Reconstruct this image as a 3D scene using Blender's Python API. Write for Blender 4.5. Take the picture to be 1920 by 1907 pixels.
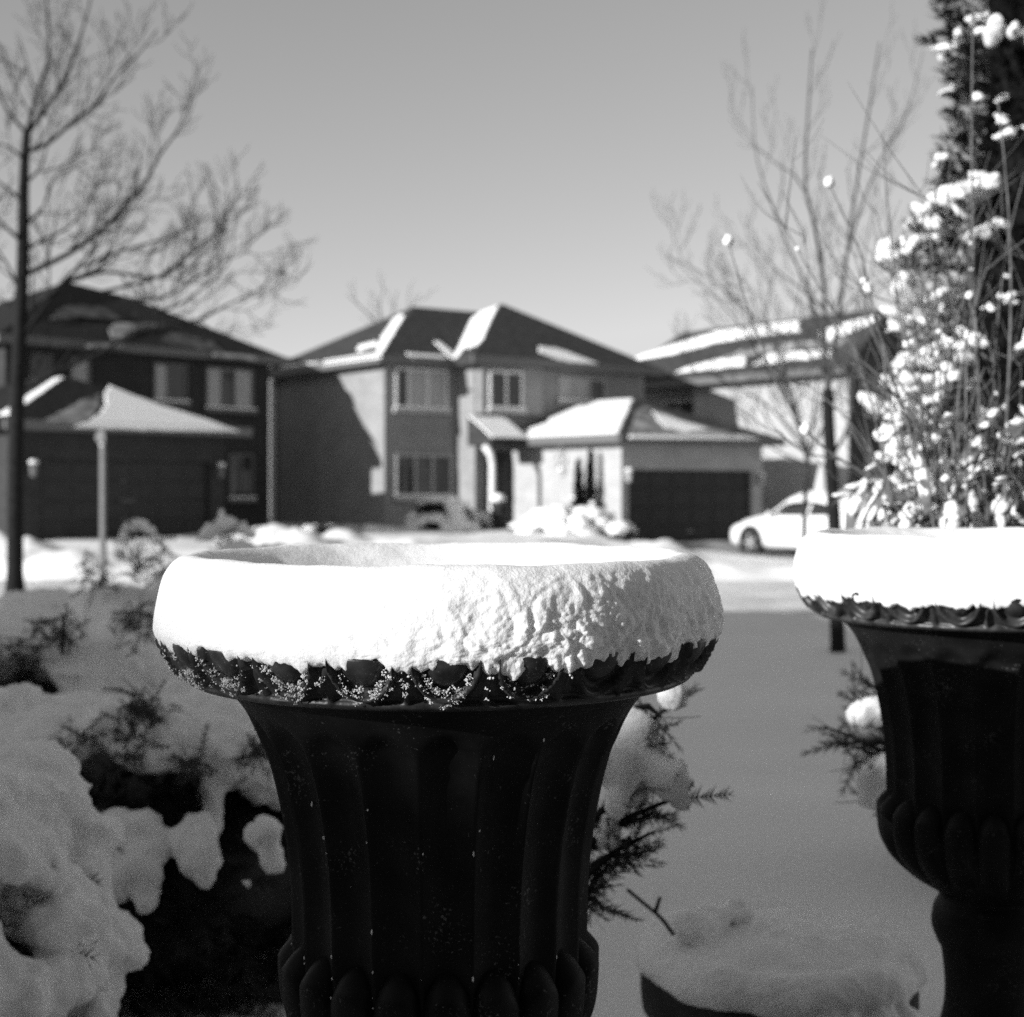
import bpy, bmesh, math, random
import numpy as np
from mathutils import Vector, Matrix, noise

for o in list(bpy.data.objects):
    bpy.data.objects.remove(o)
SC = bpy.context.scene
COL = SC.collection
R = math.radians

# ------------------------------------------------------------ camera, sky, sun
F = 2742.0                       # focal length of the photograph in its own pixels (1920 wide)
EYE = 1.6
cam = bpy.data.cameras.new('camera')
camo = bpy.data.objects.new('camera', cam)
COL.objects.link(camo)
camo.location = (0, 0, EYE)
camo.rotation_euler = (R(90), 0, 0)
cam.sensor_width = 36.0
cam.lens = 36.0 * F / 1920
cam.shift_y = -41.5 / 1920
cam.clip_start = 0.05
cam.clip_end = 3000
cam.dof.use_dof = True
cam.dof.focus_distance = 1.17
cam.dof.aperture_fstop = 7.8
SC.camera = camo

SUN_EL = math.atan(0.287)
SAZ = Vector((-0.84, -0.54)).normalized()
SUN = Vector((SAZ.x * math.cos(SUN_EL), SAZ.y * math.cos(SUN_EL), math.sin(SUN_EL)))
w = bpy.data.worlds.new('World')
SC.world = w
w.use_nodes = True
nt = w.node_tree
bg = nt.nodes['Background']
sky = nt.nodes.new('ShaderNodeTexSky')
sky.sky_type = 'NISHITA'
sky.sun_disc = False
sky.sun_elevation = SUN_EL
sky.sun_rotation = math.atan2(SAZ.x, SAZ.y)
sky.altitude = 150
sky.air_density = 1.0
sky.dust_density = 0.6
sky.ozone_density = 1.5
# black and white film behind a yellow filter: mostly the red and green of the sky
sep = nt.nodes.new('ShaderNodeSeparateColor')
nt.links.new(sky.outputs[0], sep.inputs[0])
mr = nt.nodes.new('ShaderNodeMath'); mr.operation = 'MULTIPLY'; mr.inputs[1].default_value = 0.62
mg = nt.nodes.new('ShaderNodeMath'); mg.operation = 'MULTIPLY_ADD'; mg.inputs[1].default_value = 0.38
nt.links.new(sep.outputs[0], mr.inputs[0])
nt.links.new(sep.outputs[1], mg.inputs[0])
nt.links.new(mr.outputs[0], mg.inputs[2])
pw = nt.nodes.new('ShaderNodeMath'); pw.operation = 'POWER'; pw.inputs[1].default_value = 0.8   # contrast of the film in the sky
ml = nt.nodes.new('ShaderNodeMath'); ml.operation = 'MULTIPLY'; ml.inputs[1].default_value = 0.91
nt.links.new(mg.outputs[0], pw.inputs[0])
nt.links.new(pw.outputs[0], ml.inputs[0])
mn = nt.nodes.new('ShaderNodeMath'); mn.operation = 'MINIMUM'; mn.inputs[1].default_value = 2.9
nt.links.new(ml.outputs[0], mn.inputs[0])
nt.links.new(mn.outputs[0], bg.inputs[0])
bg.inputs[1].default_value = 0.15

sl = bpy.data.lights.new('sun', 'SUN')
sl.energy = 4.2
sl.angle = R(0.5)
sl.color = (1, 1, 1)
so = bpy.data.objects.new('sun', sl)
COL.objects.link(so)
so.rotation_euler = SUN.to_track_quat('Z', 'Y').to_euler()

SC.view_settings.view_transform = 'Standard'
SC.view_settings.look = 'None'
SC.view_settings.exposure = 0.75
SC.view_settings.gamma = 1.0
SC.render.engine = 'CYCLES'
SC.cycles.max_bounces = 5
SC.cycles.diffuse_bounces = 3
SC.cycles.use_denoising = False      # the fine noise that is left stands for the grain of the film

# ------------------------------------------------------------ helpers
def P(px, py, D):
    """point seen at pixel (px,py) of the photograph, D metres ahead of the camera"""
    return Vector(((px - 960) / F * D, D, EYE - (py - 912) / F * D))

def sm(a, b, x):
    t = min(1, max(0, (x - a) / (b - a)))
    return t * t * (3 - 2 * t)

def tag(o, label=None, cat=None, group=None, kind=None):
    if label: o['label'] = label
    if cat: o['category'] = cat
    if group: o['group'] = group
    if kind: o['kind'] = kind
    return o

def empty(name, loc=(0, 0, 0), rz=0, label=None, cat=None, group=None):
    o = bpy.data.objects.new(name, None)
    COL.objects.link(o)
    o.location = loc
    o.rotation_euler = (0, 0, rz)
    return tag(o, label, cat, group)

def link_mesh(name, me, m, parent=None):
    o = bpy.data.objects.new(name, me)
    COL.objects.link(o)
    if m: me.materials.append(m)
    if parent: o.parent = parent
    return o

class MB:
    def __init__(s): s.v = []; s.f = []
    def add(s, vs, fs):
        n = len(s.v)
        s.v += [tuple(q) for q in vs]
        s.f += [tuple(i + n for i in f) for f in fs]
    def box(s, x0, x1, y0, y1, z0, z1):
        s.add([(x0,y0,z0),(x1,y0,z0),(x1,y1,z0),(x0,y1,z0),(x0,y0,z1),(x1,y0,z1),(x1,y1,z1),(x0,y1,z1)],
              [(0,3,2,1),(4,5,6,7),(0,1,5,4),(1,2,6,5),(2,3,7,6),(3,0,4,7)])
    def prism(s, pts, nrm, th):
        """flat polygon given thickness th along nrm (both ways closed)"""
        n = len(pts); nv = Vector(nrm).normalized() * th
        vs = [Vector(p) for p in pts] + [Vector(p) + nv for p in pts]
        s.add(vs, [tuple(range(n))[::-1], tuple(range(n, 2*n))] + [(i, (i+1) % n, n+(i+1) % n, n+i) for i in range(n)])
    def tube(s, path, radii, sides=6, cap=True):
        path = [Vector(p) for p in path]
        if len(path) < 2: return
        rings = []
        up = Vector((0.31, 0.17, 0.93))
        for i, p in enumerate(path):
            d = (path[min(i+1, len(path)-1)] - path[max(i-1, 0)])
            if d.length < 1e-9: d = Vector((0, 0, 1))
            d.normalize()
            a = d.cross(up)
            if a.length < 0.05: a = d.cross(Vector((1, 0, 0)))
            a.normalize(); b = d.cross(a)
            r = radii[i] if hasattr(radii, '__len__') else radii
            rings.append([p + (a * math.cos(2*math.pi*k/sides) + b * math.sin(2*math.pi*k/sides)) * r for k in range(sides)])
        vs = [q for ring in rings for q in ring]
        fs = []
        for i in range(len(path)-1):
            for k in range(sides):
                k2 = (k+1) % sides
                fs.append((i*sides+k, i*sides+k2, (i+1)*sides+k2, (i+1)*sides+k))
        if cap:
            fs.append(tuple(range(sides))[::-1])
            fs.append(tuple((len(path)-1)*sides+k for k in range(sides)))
        s.add(vs, fs)
    def ball(s, c, rad, rot=None, sub=2, jit=0.0, seed=0):
        vs, fs = ICO[sub]
        M = rot if rot is not None else Matrix.Identity(3)
        c = Vector(c)
        out = []
        for q in vs:
            k = 1.0
            if jit: k += jit * noise.noise(q * 1.7 + Vector((seed * 3.1, seed * 1.3, -seed)))
            out.append(c + M @ Vector((q.x*rad[0]*k, q.y*rad[1]*k, q.z*rad[2]*k)))
        s.add(out, fs)
    def build(s, name, m, parent=None, smooth=False, uv=False):
        me = bpy.data.meshes.new(name)
        me.from_pydata(s.v, [], s.f)
        me.update()
        if smooth:
            me.polygons.foreach_set('use_smooth', [True] * len(me.polygons))
        if uv:
            ul = me.uv_layers.new(name='uv')
            for p in me.polygons:
                n = p.normal
                for li in p.loop_indices:
                    c = me.vertices[me.loops[li].vertex_index].co
                    if abs(n.z) > 0.9: ul.data[li].uv = (c.x, c.y)
                    else:
                        t = Vector((-n.y, n.x)).normalized()
                        ul.data[li].uv = (c.x*t.x + c.y*t.y, c.z / max(0.3, math.sqrt(1-n.z*n.z)))
        return link_mesh(name, me, m, parent)

ICO = {}
for k in (1, 2, 3):
    bm = bmesh.new()
    bmesh.ops.create_icosphere(bm, subdivisions=k, radius=1)
    bm.verts.ensure_lookup_table()
    ICO[k] = ([v.co.copy() for v in bm.verts], [tuple(v.index for v in f.verts) for f in bm.faces])
    bm.free()

def smooth_path(pts, n=4):
    pts = [Vector(p) for p in pts]
    if len(pts) < 3: return pts
    out = []
    for i in range(len(pts)-1):
        p0 = pts[max(i-1, 0)]; p1 = pts[i]; p2 = pts[i+1]; p3 = pts[min(i+2, len(pts)-1)]
        for k in range(n):
            t = k / n
            out.append(0.5 * ((2*p1) + (p2-p0)*t + (2*p0-5*p1+4*p2-p3)*t*t + (3*p1-p0-3*p2+p3)*t**3))
    out.append(pts[-1])
    return out

WORK = bpy.data.scenes.new('work')     # empty side scene: evaluates one lump mesh without touching the rest
def blended(mb, voxel, smooth_it=6, disp=0.0, dscale=8.0, seed=0, fine=0.0):
    """overlapping lumps melted into one snow surface"""
    me = bpy.data.meshes.new('lump')
    me.from_pydata(mb.v, [], mb.f); me.update()
    o = bpy.data.objects.new('lump', me)
    WORK.collection.objects.link(o)
    md = o.modifiers.new('r', 'REMESH'); md.mode = 'VOXEL'; md.voxel_size = voxel
    ms = o.modifiers.new('s', 'SMOOTH'); ms.factor = 0.5; ms.iterations = smooth_it
    WORK.view_layers[0].update()
    dg = WORK.view_layers[0].depsgraph
    out = bpy.data.meshes.new_from_object(o.evaluated_get(dg))
    bpy.data.objects.remove(o); bpy.data.meshes.remove(me)
    if disp or fine:
        off = Vector((seed*7.3, seed*2.9, seed*5.1))
        n = len(out.vertices)
        co = np.empty(n*3); no = np.empty(n*3)
        out.vertices.foreach_get('co', co); out.vertices.foreach_get('normal', no)
        co = co.reshape(n, 3); no = no.reshape(n, 3)
        kk = np.empty(n)
        for i in range(n):
            p = Vector(co[i])
            k = disp * noise.fractal(p * dscale + off, 1.0, 2.0, 4)
            if fine: k += fine * noise.noise(p * dscale * 9 + off)
            kk[i] = k
        out.vertices.foreach_set('co', (co + no*kk[:, None]).ravel())
    out.polygons.foreach_set('use_smooth', [True] * len(out.polygons))
    out.update()
    return out

# ------------------------------------------------------------ materials (all neutral: black and white film)
def mat(name, val, rough=0.7, var=0.15, scale=6.0, bump=0.0, bscale=40.0, spec=0.3, detail=5.0, coord='Object', stretch=None, dist=0.01):
    m = bpy.data.materials.new(name)
    m.use_nodes = True
    n = m.node_tree.nodes; l = m.node_tree.links
    b = n['Principled BSDF']
    b.inputs['Roughness'].default_value = rough
    b.inputs['Specular IOR Level'].default_value = spec
    tc = n.new('ShaderNodeTexCoord')
    src = tc.outputs[coord]
    if stretch:
        mp = n.new('ShaderNodeMapping'); mp.inputs['Scale'].default_value = stretch
        l.new(src, mp.inputs[0]); src = mp.outputs[0]
    if var:
        t = n.new('ShaderNodeTexNoise'); t.inputs['Scale'].default_value = scale; t.inputs['Detail'].default_value = detail
        l.new(src, t.inputs['Vector'])
        r = n.new('ShaderNodeValToRGB')
        a, c = max(0, val*(1-var)), min(1, val*(1+var))
        r.color_ramp.elements[0].position = 0.3; r.color_ramp.elements[0].color = (a, a, a, 1)
        r.color_ramp.elements[1].position = 0.7; r.color_ramp.elements[1].color = (c, c, c, 1)
        l.new(t.outputs['Fac'], r.inputs[0]); l.new(r.outputs[0], b.inputs['Base Color'])
    else:
        b.inputs['Base Color'].default_value = (val, val, val, 1)
    if bump:
        t2 = n.new('ShaderNodeTexNoise'); t2.inputs['Scale'].default_value = bscale; t2.inputs['Detail'].default_value = 6
        l.new(src, t2.inputs['Vector'])
        bp = n.new('ShaderNodeBump'); bp.inputs['Strength'].default_value = bump; bp.inputs['Distance'].default_value = dist
        l.new(t2.outputs['Fac'], bp.inputs['Height']); l.new(bp.outputs[0], b.inputs['Normal'])
    return m

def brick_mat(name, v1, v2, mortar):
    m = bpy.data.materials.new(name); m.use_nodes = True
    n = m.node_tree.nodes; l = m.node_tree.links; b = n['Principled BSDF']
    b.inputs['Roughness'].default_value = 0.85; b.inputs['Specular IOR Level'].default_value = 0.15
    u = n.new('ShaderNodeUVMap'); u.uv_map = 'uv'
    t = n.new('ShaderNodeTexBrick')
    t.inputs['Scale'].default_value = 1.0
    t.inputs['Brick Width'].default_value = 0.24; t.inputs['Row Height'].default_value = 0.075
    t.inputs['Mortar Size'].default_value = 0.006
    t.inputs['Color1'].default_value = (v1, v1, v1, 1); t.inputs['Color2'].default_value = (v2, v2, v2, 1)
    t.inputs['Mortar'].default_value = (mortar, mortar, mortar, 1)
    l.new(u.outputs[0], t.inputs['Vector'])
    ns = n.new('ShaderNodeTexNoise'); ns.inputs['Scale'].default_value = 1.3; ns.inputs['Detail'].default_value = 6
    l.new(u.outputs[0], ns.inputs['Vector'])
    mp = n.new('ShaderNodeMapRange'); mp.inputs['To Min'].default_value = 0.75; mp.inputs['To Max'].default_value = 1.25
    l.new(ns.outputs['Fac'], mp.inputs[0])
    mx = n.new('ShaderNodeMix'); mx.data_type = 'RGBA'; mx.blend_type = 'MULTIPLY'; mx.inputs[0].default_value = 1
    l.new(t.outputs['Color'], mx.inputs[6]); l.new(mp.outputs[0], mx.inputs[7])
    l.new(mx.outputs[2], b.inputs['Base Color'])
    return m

M = {}
M['snow'] = mat('snow', 0.86, 0.65, 0.03, 3, 0.5, 130, 0.25, dist=0.008)
M['cap'] = mat('fresh_snow', 0.88, 0.6, 0.02, 20, 0.35, 520, 0.3, dist=0.003)
M['lawn'] = mat('lawn_snow', 0.84, 0.7, 0.04, 0.8, 0.3, 30, 0.2, dist=0.02)
M['road'] = mat('packed_snow', 0.62, 0.7, 0.18, 2.2, 0.7, 9, 0.25, stretch=(0.35, 2.0, 1), dist=0.05)
M['drive'] = mat('thin_snow_on_asphalt', 0.30, 0.75, 0.55, 1.2, 0.4, 20, 0.2, dist=0.03)
M['urn'] = mat('urn_dark_green', 0.007, 0.55, 0.6, 28, 0.15, 90, 0.13, dist=0.003)
M['rim'] = mat('urn_rim', 0.03, 0.4, 0.7, 60, 0.3, 120, 0.34, dist=0.002)
M['pot'] = mat('old_planter', 0.02, 0.7, 0.4, 20, 0.3, 60, 0.25)
M['bark'] = mat('dark_bark', 0.014, 0.9, 0.4, 14, 0.6, 60, 0.15)
M['twig'] = mat('grey_twig', 0.06, 0.85, 0.3, 20, 0, 0, 0.2)
M['stem'] = mat('pale_stem', 0.13, 0.7, 0.35, 25, 0, 0, 0.25)
M['needle'] = mat('evergreen_needles', 0.03, 0.7, 0.5, 9, 0, 0, 0.25)
M['cedar'] = mat('cedar_foliage', 0.009, 0.9, 0.5, 6, 0, 0, 0.04)
M['leaf'] = mat('withered_leaf', 0.13, 0.8, 0.4, 30, 0, 0, 0.2)
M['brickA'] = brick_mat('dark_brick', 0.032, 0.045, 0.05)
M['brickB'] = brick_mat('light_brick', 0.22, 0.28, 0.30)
M['brickC'] = brick_mat('pale_brick', 0.34, 0.42, 0.42)
M['roof'] = mat('shingles', 0.05, 0.9, 0.35, 5, 0.5, 30, 0.1, dist=0.02)
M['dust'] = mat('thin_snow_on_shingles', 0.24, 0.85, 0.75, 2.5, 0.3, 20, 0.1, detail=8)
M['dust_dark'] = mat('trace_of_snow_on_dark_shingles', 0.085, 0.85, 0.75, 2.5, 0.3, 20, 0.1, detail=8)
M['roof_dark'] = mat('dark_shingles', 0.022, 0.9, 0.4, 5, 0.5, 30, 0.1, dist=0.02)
M['white'] = mat('white_paint', 0.72, 0.5, 0.06, 8, 0, 0, 0.35)
M['trim'] = mat('grey_trim', 0.4, 0.6, 0.1, 8, 0, 0, 0.3)
M['dim_trim'] = mat('brown_trim', 0.13, 0.6, 0.1, 8, 0, 0, 0.3)
M['glass'] = mat('window_glass', 0.03, 0.08, 0.2, 3, 0, 0, 0.5)
M['curtain'] = mat('drawn_curtain', 0.36, 0.35, 0.25, 5, 0, 0, 0.5, stretch=(9, 9, 0.2))
M['dark_door'] = mat('dark_door', 0.022, 0.55, 0.2, 6, 0, 0, 0.3)
M['car'] = mat('car_paint', 0.7, 0.25, 0.03, 8, 0, 0, 0.5)
M['tyre'] = mat('tyre', 0.02, 0.8, 0.2, 20, 0, 0, 0.2)
M['metal'] = mat('alloy', 0.35, 0.4, 0.1, 20, 0, 0, 0.5)
M['burlap'] = mat('burlap', 0.5, 0.9, 0.12, 30, 0.4, 60, 0.1)
M['iron'] = mat('dark_iron', 0.05, 0.5, 0.3, 20, 0, 0, 0.4)

def specks(m, scale, lo, hi, val):
    """sparse pale specks of dust and old paint over a material"""
    n = m.node_tree.nodes; l = m.node_tree.links; b = n['Principled BSDF']
    src = b.inputs['Base Color'].links[0].from_socket
    tc = n.new('ShaderNodeTexCoord')
    t = n.new('ShaderNodeTexNoise'); t.inputs['Scale'].default_value = scale; t.inputs['Detail'].default_value = 4
    t2 = n.new('ShaderNodeTexNoise'); t2.inputs['Scale'].default_value = scale/14; t2.inputs['Detail'].default_value = 3
    l.new(tc.outputs['Object'], t.inputs['Vector']); l.new(tc.outputs['Object'], t2.inputs['Vector'])
    ad = n.new('ShaderNodeMath'); ad.operation = 'MULTIPLY_ADD'; ad.inputs[1].default_value = 0.55
    l.new(t2.outputs['Fac'], ad.inputs[0]); l.new(t.outputs['Fac'], ad.inputs[2])
    mp = n.new('ShaderNodeMapRange'); mp.inputs['From Min'].default_value = lo; mp.inputs['From Max'].default_value = hi
    l.new(ad.outputs[0], mp.inputs[0])
    mx = n.new('ShaderNodeMix'); mx.data_type = 'RGBA'
    l.new(mp.outputs[0], mx.inputs[0]); l.new(src, mx.inputs[6]); mx.inputs[7].default_value = (val, val, val, 1)
    l.new(mx.outputs[2], b.inputs['Base Color'])
specks(M['urn'], 330, 0.945, 1.05, 0.10)
specks(M['rim'], 420, 0.96, 1.05, 0.22)
for k_ in ('cap', 'snow'):
    b_ = M[k_].node_tree.nodes['Principled BSDF']
    b_.inputs['Subsurface Weight'].default_value = 0.55
    b_.inputs['Subsurface Radius'].default_value = (1, 1, 1)
    b_.inputs['Subsurface Scale'].default_value = 0.007

# ------------------------------------------------------------ terrain
TH2 = math.atan2(0.59, 0.81)
P2 = Vector((2.916, 39.0, 0))
C2, S2 = math.cos(TH2), math.sin(TH2)
def loc2(x, y):
    dx, dy = x - P2.x, y - P2.y
    return dx*C2 + dy*S2, -dx*S2 + dy*C2

BUMPS = [((px-960)/F*D_, D_, h_, r_) for px, D_, h_, r_ in ((1225, 35.5, .32, .9), (1265, 30.5, .24, .8), (545, 31, .45, .8), (645, 32, .42, .55), (500, 33, .3, .9), (1360, 27.8, .10, .9), (1450, 27.2, .10, .8), (880, 33, .12, 1.4), (60, 27, .35, 1.0), (110, 25.6, .3, .7), (15, 29, .4, 1.0), (760, 31, .25, 1.0), (1180, 28.3, .2, 1.0))]
def road_mid(x): return 21.3 + 0.0016 * x * x - 0.01 * x
ROAD_HALF = 3.7
def terrain(x, y):
    z = 0.5 * (1 - sm(2.3, 9.5, y))
    z += 0.44 * sm(27 - 2.5*sm(2, -8, x), 37 - 3*sm(2, -8, x), y)
    u, v = loc2(x, y)
    dm = sm(-1.6 - 4.5*sm(-1, -4, v), -0.1 - 2.5*sm(-1, -4, v), u) * sm(8.0, 6.2, u) * sm(2.0, 0.4, v)
    z -= dm * (z - (0.05 - 0.16*sm(-0.5, -6.0, v) + 0.06*sm(-9.0, -12.0, v)) if v > -12 else 0)
    d = y - road_mid(x)
    z -= 0.10 * sm(ROAD_HALF + 0.5, ROAD_HALF - 0.3, abs(d))
    # ploughed banks along both kerbs
    bank = math.exp(-((abs(d) - ROAD_HALF - 0.7) / 0.5) ** 2)
    drv = sm(-0.6, 0.3, u) * sm(6.2, 5.2, u)
    hgt = (0.28 if d > 0 else 0.20) * (0.55 + 0.9 * abs(noise.noise(Vector((x*0.9, y*0.9, 3)))))
    z += bank * hgt * (1 - 0.85 * drv * (d > 0))
    if y > road_mid(x) + ROAD_HALF:
        z += 0.10 * noise.fractal(Vector((x*0.55, y*0.55, 0)), 1.0, 2.0, 3) * sm(60, 30, y) * (1 - 0.8*dm)
    for (bx, by, bh, br) in BUMPS:
        q = ((x-bx)/br)**2 + ((y-by)/(br*0.7))**2
        if q < 6: z += bh*math.exp(-q)*(1 + 0.5*noise.fractal(Vector((x*2.2, y*2.2, 4)), 1.0, 2.0, 3))
    z -= 0.07 * math.exp(-((y-12.5)/0.45)**2) * max(0, noise.noise(Vector((x*2.6, y*2.6, 6))) + 0.25)
    z += 0.025 * noise.noise(Vector((x*0.8, y*0.8, 1.7))) + 0.012*noise.fractal(Vector((x*2.6, y*2.6, 8)), 1.0, 2.0, 3)
    return z

def axis(spans):
    out = []
    for a, b, st in spans:
        n = max(1, round((b-a)/st))
        out += [a + (b-a)*i/n for i in range(n)]
    out.append(spans[-1][1])
    return out
xs = axis([(-900, -120, 120), (-120, -40, 10), (-40, -14, 1.0), (-14, 14, 0.2), (14, 40, 1.0), (40, 120, 10), (120, 900, 120)])
ys = axis([(-60, -10, 10), (-10, 0, 1), (0, 12, 0.25), (12, 45, 0.17), (45, 80, 1.5), (80, 200, 20), (200, 1500, 200)])
gb = MB()
gb.v = [(x, y, terrain(x, y)) for y in ys for x in xs]
nx = len(xs)
gb.f = [(j*nx+i, j*nx+i+1, (j+1)*nx+i+1, (j+1)*nx+i) for j in range(len(ys)-1) for i in range(nx-1)]
tag(gb.build('ground', M['lawn'], smooth=True), kind='structure')

# street: packed snow with wheel ruts
rb = MB()
rx = axis([(-60, -14, 1.0), (-14, 14, 0.16), (14, 60, 1.0)])
ry = axis([(-ROAD_HALF, ROAD_HALF, 0.09)])
def rut(d, x):
    z = 0
    for c in (-2.4, -1.0, 0.7, 2.2):
        cc = c + 0.18 * noise.noise(Vector((x*0.12, c*5, 0)))
        z -= 0.05 * math.exp(-((d-cc)/0.2)**2)
        z += 0.025 * math.exp(-((abs(d-cc)-0.36)/0.14)**2)
    return z
for d in ry:
    for x in rx:
        y = road_mid(x) + d
        z = -0.045 + rut(d, x) + 0.03*noise.fractal(Vector((x*1.6, y*3.0, 5)), 1.0, 2.0, 3)
        z += 0.06 * sm(ROAD_HALF-0.5, ROAD_HALF, abs(d)) - 0.16 * sm(ROAD_HALF-0.12, ROAD_HALF, abs(d))
        rb.v.append((x, y, z))
n_ = len(rx)
rb.f = [(j*n_+i, j*n_+i+1, (j+1)*n_+i+1, (j+1)*n_+i) for j in range(len(ry)-1) for i in range(n_-1)]
tag(rb.build('road', M['road'], smooth=True), kind='structure')

# driveway in front of the middle house
db = MB()
us = [0.15 + 5.1*i/26 for i in range(27)]; vs = [-0.02 - 11.5*i/70 for i in range(71)]
for v in vs:
    for u in us:
        x = P2.x + u*C2 - v*S2; y = P2.y + u*S2 + v*C2
        db.v.append((x, y, terrain(x, y) + 0.012))
db.f = [(j*27+i, j*27+i+1, (j+1)*27+i+1, (j+1)*27+i) for j in range(70) for i in range(26)]
tag(db.build('driveway', M['drive'], smooth=True), kind='structure')

# ------------------------------------------------------------ houses
class House:
    def __init__(s, root, origin, th, k=1.0):
        s.root, s.o, s.th, s.k = root, Vector(origin), th, k
        s.c, s.s = math.cos(th), math.sin(th)
    def ray(s, px, py):
        """camera and view ray in this house's own axes"""
        def L(v): return Vector((v.x*s.c + v.y*s.s, -v.x*s.s + v.y*s.c, v.z))
        return L(Vector((0, 0, EYE)) - s.o)/s.k, L(Vector(((px-960)/F, 1, -(py-912)/F)))/s.k
    def onv(s, v, px, py):
        a, d = s.ray(px, py); t = (v - a.y) / d.y
        return a.x + d.x*t, a.z + d.z*t
    def onu(s, u, px, py):
        a, d = s.ray(px, py); t = (u - a.x) / d.x
        return a.y + d.y*t, a.z + d.z*t
    def onplane(s, tri, px, py):
        a, d = s.ray(px, py)
        q = [Vector(p) for p in tri]
        n = (q[1]-q[0]).cross(q[2]-q[0])
        t = n.dot(q[0]-a) / n.dot(d)
        return a + d*t

def hip(mb, u0, u1, v0, v1, z, apexes, fascia=0.2):
    """hip roof solid: apexes = [left, right] ridge ends, or one peak"""
    base = [(u0,v0,z),(u1,v0,z),(u1,v1,z),(u0,v1,z)]
    low = [(p[0],p[1],z-fascia) for p in base]
    vs = base + low + list(apexes)
    fs = [(7,6,5,4),(4,5,1,0),(5,6,2,1),(6,7,3,2),(7,4,0,3)]
    if len(apexes) == 1: fs += [(0,1,8),(1,2,8),(2,3,8),(3,0,8)]
    else: fs += [(0,1,9,8),(1,2,9),(2,3,8,9),(3,0,8)]
    mb.add(vs, fs)

def slab(mb, pts, th=0.07, jit=0.04, seed=0):
    """layer of snow lying on a roof slope, with a wavering edge"""
    rnd = random.Random(seed)
    q = [Vector(p) for p in pts]
    n = (q[1]-q[0]).cross(q[2]-q[0]).normalized()
    if n.z < 0: n = -n
    out = []
    c = sum(q, Vector()) / len(q)
    for i in range(len(q)):
        a, b = q[i], q[(i+1) % len(q)]
        k = max(1, int((b-a).length / 0.3))
        for j in range(k):
            p = a.lerp(b, j/k)
            p = p + (c-p).normalized() * rnd.uniform(-jit, jit)
            out.append(p - n*0.01)
    cc = sum(out, Vector()) / len(out)
    th *= 0.55
    inner = [p.lerp(cc, 0.06) + n*th for p in out]
    k = len(out)
    vs = out + [p.lerp(cc, 0.015) + n*th*0.7 for p in out] + inner
    fs = []
    for i in range(k):
        j = (i+1) % k
        fs += [(i, j, k+j, k+i), (k+i, k+j, 2*k+j, 2*k+i)]
    fs.append(tuple(range(2*k, 3*k)))
    mb.add(vs, fs)

def window(H, v, rect, mull=1, frame='trim', pane='glass', label=None, bars=None, sill=True, w=0.07):
    u0, z1 = H.onv(v, rect[0], rect[1]); u1, z0 = H.onv(v, rect[2], rect[3])
    zt = H.onv(v, rect[2], rect[1])[1]; z1 = (z1 + zt) / 2
    zb = H.onv(v, rect[0], rect[3])[1]; z0 = (z0 + zb) / 2
    fb = MB()
    a, b = v - 0.06, v + 0.02
    fb.box(u0-w, u0, a, b, z0-w, z1+w); fb.box(u1, u1+w, a, b, z0-w, z1+w)
    fb.box(u0, u1, a, b, z1, z1+w); fb.box(u0, u1, a, b, z0-w, z0)
    cuts = bars if bars else [(i+1)/(mull+1) for i in range(mull)]
    for c in cuts:
        x = u0 + (u1-u0)*c
        fb.box(x-0.035, x+0.035, a+0.005, b, z0, z1)
    fr = fb.build('window', M[frame], H.root)
    pb = MB(); pb.box(u0, u1, v-0.025, v-0.005, z0, z1)
    panes = pane if isinstance(pane, list) else [pane]
    if len(panes) == 1:
        pb.build('pane', M[panes[0]], fr)
    else:
        edges = [0] + list(cuts) + [1]
        for i, pm in enumerate(panes):
            q = MB(); q.box(u0+(u1-u0)*edges[i]+0.036*(i>0), u0+(u1-u0)*edges[i+1]-0.036*(i<len(panes)-1), v-0.025, v-0.005, z0, z1)
            q.build('pane', M[pm], fr)
    if sill:
        sb = MB(); sb.box(u0-0.14, u1+0.14, v-0.14, v-0.003, z0-w-0.13, z0-w-0.003)
        sb.build('sill', M['trim' if frame != 'dim_trim' else 'dim_trim'], fr)
        sn = MB(); sn.box(u0-0.12, u1+0.12, v-0.135, v-0.063, z0-w-0.003, z0-w+0.05)
        sn.build('sill_snow', M['snow'], fr)
    return fr

def garage_door(H, v, u0, u1, z0, z1, m='dark_door', rows=4):
    mb = MB()
    h = (z1-z0)/rows
    for i in range(rows):
        mb.box(u0, u1, v-0.03, v+0.02, z0+i*h, z0+(i+1)*h-0.015)
        k = 6
        for j in range(k):
            a = u0 + (u1-u0)*(j+0.12)/k; b = u0 + (u1-u0)*(j+0.88)/k
            mb.box(a, b, v-0.045, v-0.031, z0+i*h+0.09, z0+(i+1)*h-0.1)
    g = mb.build('garage_door', M[m], H.root)
    hb = MB(); hb.box((u0+u1)/2-0.09, (u0+u1)/2+0.09, v-0.075, v-0.046, z0+0.32, z0+0.36)
    hb.build('handle', M['metal'], g)
    return g

def coach_lamp(H, u, v, z, m='trim'):
    mb = MB()
    mb.box(u-0.04, u+0.04, v-0.03, v+0.01, z-0.1, z+0.16)
    mb.tube([(u, v-0.02, z+0.12), (u, v-0.12, z+0.2), (u, v-0.16, z+0.16)], 0.015, 6)
    mb.tube([(u, v-0.16, z+0.16), (u, v-0.16, z+0.12), (u, v-0.16, z-0.12), (u, v-0.16, z-0.16)], [0.03, 0.1, 0.07, 0.02], 8)
    mb.tube([(u, v-0.16, z+0.12), (u, v-0.16, z+0.2)], [0.12, 0.01], 8)
    lamp = mb.build('coach_lamp', M[m], H.root)
    sb = MB(); sb.ball((u, v-0.16, z+0.19), (0.11, 0.11, 0.06)); sb.build('snow', M['snow'], lamp, True)

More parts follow.
